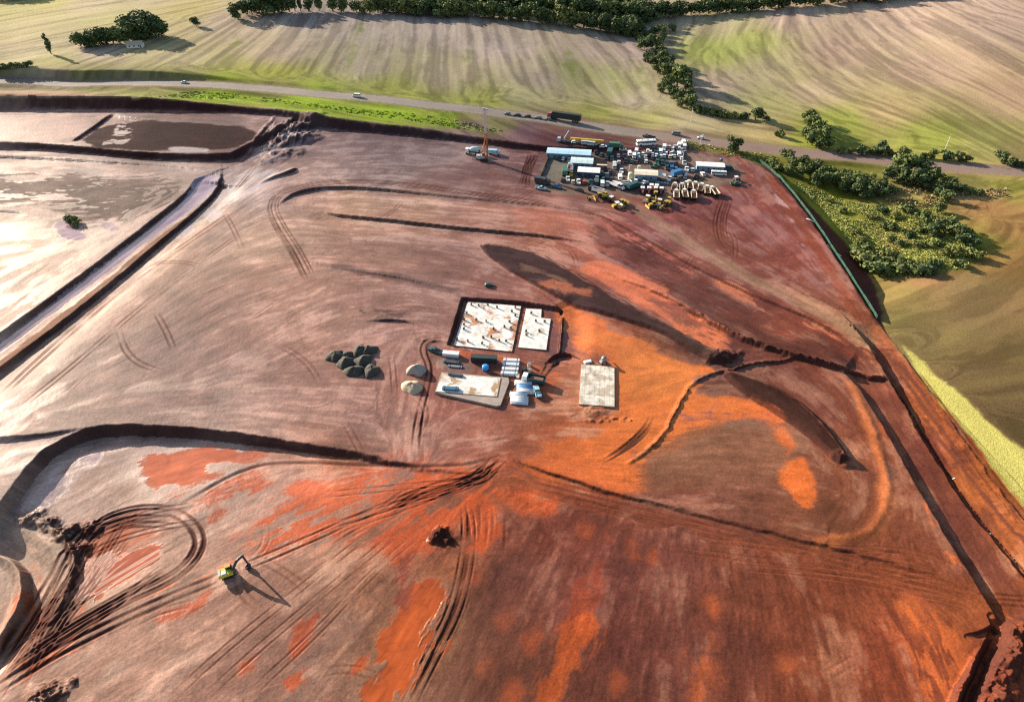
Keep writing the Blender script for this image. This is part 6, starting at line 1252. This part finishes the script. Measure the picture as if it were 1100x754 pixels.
b = boxpile('formwork_stack', 484, 420.5, 6.0, 1.6, 3, .22, -6, [simple('blue_sheet', (.03,.14,.24), .4), PM['grey']], 'dark blue sheeted stack on the lower edge of the lower white slab', 'formwork'); b.location.z = 1.06
# small mixer on the platform and a white bag
x, y, z = at(648, 390); t = thing('concrete_mixer', x, y, z, rad(35)); MB().box(-1.6,1.2,-.7,.7,.5,.8).build('frame', M_DSTEEL, t); MB().loft([[(-.9+q[0],q[1]*math.cos(i*.6283),1.9+q[0]*.25+q[1]*math.sin(i*.6283)) for i in range(10)] for q in ((0,.5),(.5,1.05),(1.2,1.1),(1.9,.55))]).build('drum', PM['grey'], t, True); MB().box(-1.6,-.9,-.6,.6,.8,1.8).build('motor_box', PM['silver'], t); MB().cyl((.9,0,2.2),(2.6,.2,.9),.3,.2,6).build('chute', PM['silver'], t)
for sx in (-1.2,.9):
    for sy in (-.75,.75): wheel(sx, sy, .4, .2, t)
tag(t, 'grey concrete mixer standing at the top right of the plank platform', 'mixer')
x, y, z = at(631.5, 389); t = thing('bulk_bag', x, y, z, .3); MB().box(-1.6,1.6,-.8,.8,0,.7,.25,.2).build('bag', PM['white'], t); MB().cyl((-1.2,0,.68),(-.9,0,1.0),.06,None,5).cyl((1.2,0,.68),(.9,0,1.0),.06,None,5).build('loop', PM['white'], t); tag(t, 'white bulk bag at the top left of the plank platform', 'bag')
# ================================================================== HEAPS
def mound(name, px, py, r, h, mat, label, cat, group=None, el=1.0, seed=0, bite=False, lump=.16):
    x, y, z = at(px, py); rings = []; rr = random.Random(seed)
    ph = [rr.random()*6.28 for _ in range(6)]
    for k in range(9):
        t_ = k/8; q = r*(1-t_**1.25); zz = h*(1-(1-t_)**1.5) if not bite else h*math.sin(t_*1.57)
        ring = []
        for i in range(26):
            a = i/26*6.283; m_ = 1+lump*(math.sin(2*a+ph[0])*.6+math.sin(3*a+ph[1])*.5+.5*math.sin(5*a+ph[2]+t_*3)) + rr.uniform(-.05,.05)
            if bite and 3.6 < a < 5.2: m_ *= 1-.5*math.sin((a-3.6)/1.6*3.14)
            ring.append((q*m_*math.cos(a)*el, q*m_*math.sin(a), zz*(1+.12*math.sin(a*2+ph[3])+rr.uniform(-.04,.04)) - .15))
        rings.append(ring)
    m = MB().loft(rings, True); o = m.build(name, mat, None, True); o.location = (x, y, z); o.rotation_euler = (0,0,rr.random()*6 if not bite else 0); return tag(o, label, cat, group)
M_HEAP = simple('dark_soil', (.055,.050,.040), .9, 0, .4, 1.6); M_GRAV = simple('grey_gravel', (.30,.28,.26), .9, 0, .15, 2.5); M_SAND = simple('beige_sand', (.46,.36,.25), .9, 0, .12, 2)
for k, (px, py, l) in enumerate([(360,383,'leftmost'),(371,390,'second of the lower row'),(374,381,'small one behind the leftmost pair'),(387,377,'upper left one'),(395,377,'topmost right one'),(390,388,'central one'),(381,399,'lowest one'),(399,399,'lower right one')]):
    mound('soil_heap', px, py, 3.5 if k != 2 else 2.2, 2.3 if k != 2 else 1.4, M_HEAP, 'dark soil heap in the cluster on the left plateau, %s' % l, 'soil heap', 'dark soil heaps', 1.15, k + 5)
mound('gravel_heap', 447, 399, 3.9, 3.0, M_GRAV, 'grey gravel heap with a scooped front left of the slabs', 'gravel heap', None, 1, 2, True, .05); mound('sand_heap', 442.5, 416, 3.9, 2.4, M_SAND, 'beige sand heap just below the grey gravel heap', 'sand heap', None, 1.05, 4, False, .10)
# debris
for k, (px, py, h, key, l) in enumerate([(74,238,3,'dark0','left part of the uprooted dark tree on the pale flat'),(79,240,3.2,'dark1','middle part of the uprooted dark tree on the pale flat'),(82,242,2.6,'bush0','right part of the uprooted dark tree on the pale flat')]): plant(key, px, py, h, l, None, 1.5)
for k, (px, py, L, a, l) in enumerate([(873,238,7,-.6,'torn white plastic sheet, upper one on the dark bank'),(896,269,8,-.7,'torn white plastic sheet, lower one on the dark bank'),(1024,514,1.0,.3,'small white scrap, upper one beside the right ditch'),(1064,573,1.0,.8,'small white scrap, lower one beside the right ditch')]):
    x, y, z = at(px, py); v = []; f = []
    n = 8
    for i in range(n+1):
        s = (i/n-.5)*L; w_ = (.10+.10*math.sin(i*2.1)**2)*min(L,3)
        for j in (-1,1):
            xx = x + s*math.cos(a) - j*w_*math.sin(a); y2 = y + s*math.sin(a) + j*w_*math.cos(a); v.append((xx-x, y2-y, float(lookup(Z, xx, y2)) - z + .12 + .08*math.sin(i*1.7+j)))
        if i: b = 2*(i-1); f.append((b,b+2,b+3,b+1))
    m = MB().add(v, f); o = m.build('plastic_sheet', PM['white'], None); o.location = (x, y, z); sd = o.modifiers.new('thickness', 'SOLIDIFY'); sd.thickness = .03; tag(o, l, 'plastic sheet')
# prototypes that were never placed must not remain
for o in [q for q in C.objects if q.parent is None and q.type == 'EMPTY' and 'label' not in q]:
    for ch in list(o.children_recursive): bpy.data.objects.remove(ch)
    bpy.data.objects.remove(o)
# ================================================================== light and camera
sc = bpy.context.scene
w = bpy.data.worlds.new('World'); sc.world = w; w.use_nodes = True
nt = w.node_tree; bg = nt.nodes['Background']
sky = nt.nodes.new('ShaderNodeTexSky'); sky.sky_type = 'NISHITA'; sky.sun_disc = False
sky.sun_elevation = math.radians(SUN_EL); sky.sun_rotation = math.radians(-SUN_AZ); sky.air_density = 1.2; sky.dust_density = 1.5
nt.links.new(sky.outputs[0], bg.inputs[0]); bg.inputs[1].default_value = .076
su = bpy.data.lights.new('sun', 'SUN'); so = bpy.data.objects.new('sun', su); C.objects.link(so)
su.energy = 5.0; su.angle = math.radians(.55); su.color = (1, .87, .70)
e = math.radians(SUN_EL); a = math.radians(SUN_AZ)
from mathutils import Vector
sv = Vector((-math.sin(a) * math.cos(e), math.cos(a) * math.cos(e), math.sin(e)))
so.rotation_euler = sv.to_track_quat('Z', 'Y').to_euler(); so.location = sv * 600
cam = bpy.data.cameras.new('camera'); co_ = bpy.data.objects.new('camera', cam); C.objects.link(co_)
cam.sensor_width = 36; cam.lens = F / 1100 * 36; cam.clip_start = 1; cam.clip_end = 30000
co_.location = (0, 0, CH); co_.rotation_euler = (math.pi / 2 - TH, 0, 0); sc.camera = co_
sc.view_settings.view_transform = 'Standard'; sc.view_settings.look = 'None'; sc.view_settings.gamma = 1; sc.view_settings.exposure = EXPO
sc.cycles.max_bounces = 5; sc.cycles.diffuse_bounces = 2; sc.cycles.glossy_bounces = 2; sc.cycles.transparent_max_bounces = 4
sc.cycles.use_denoising = False

sc.cycles.filter_width = 1.25
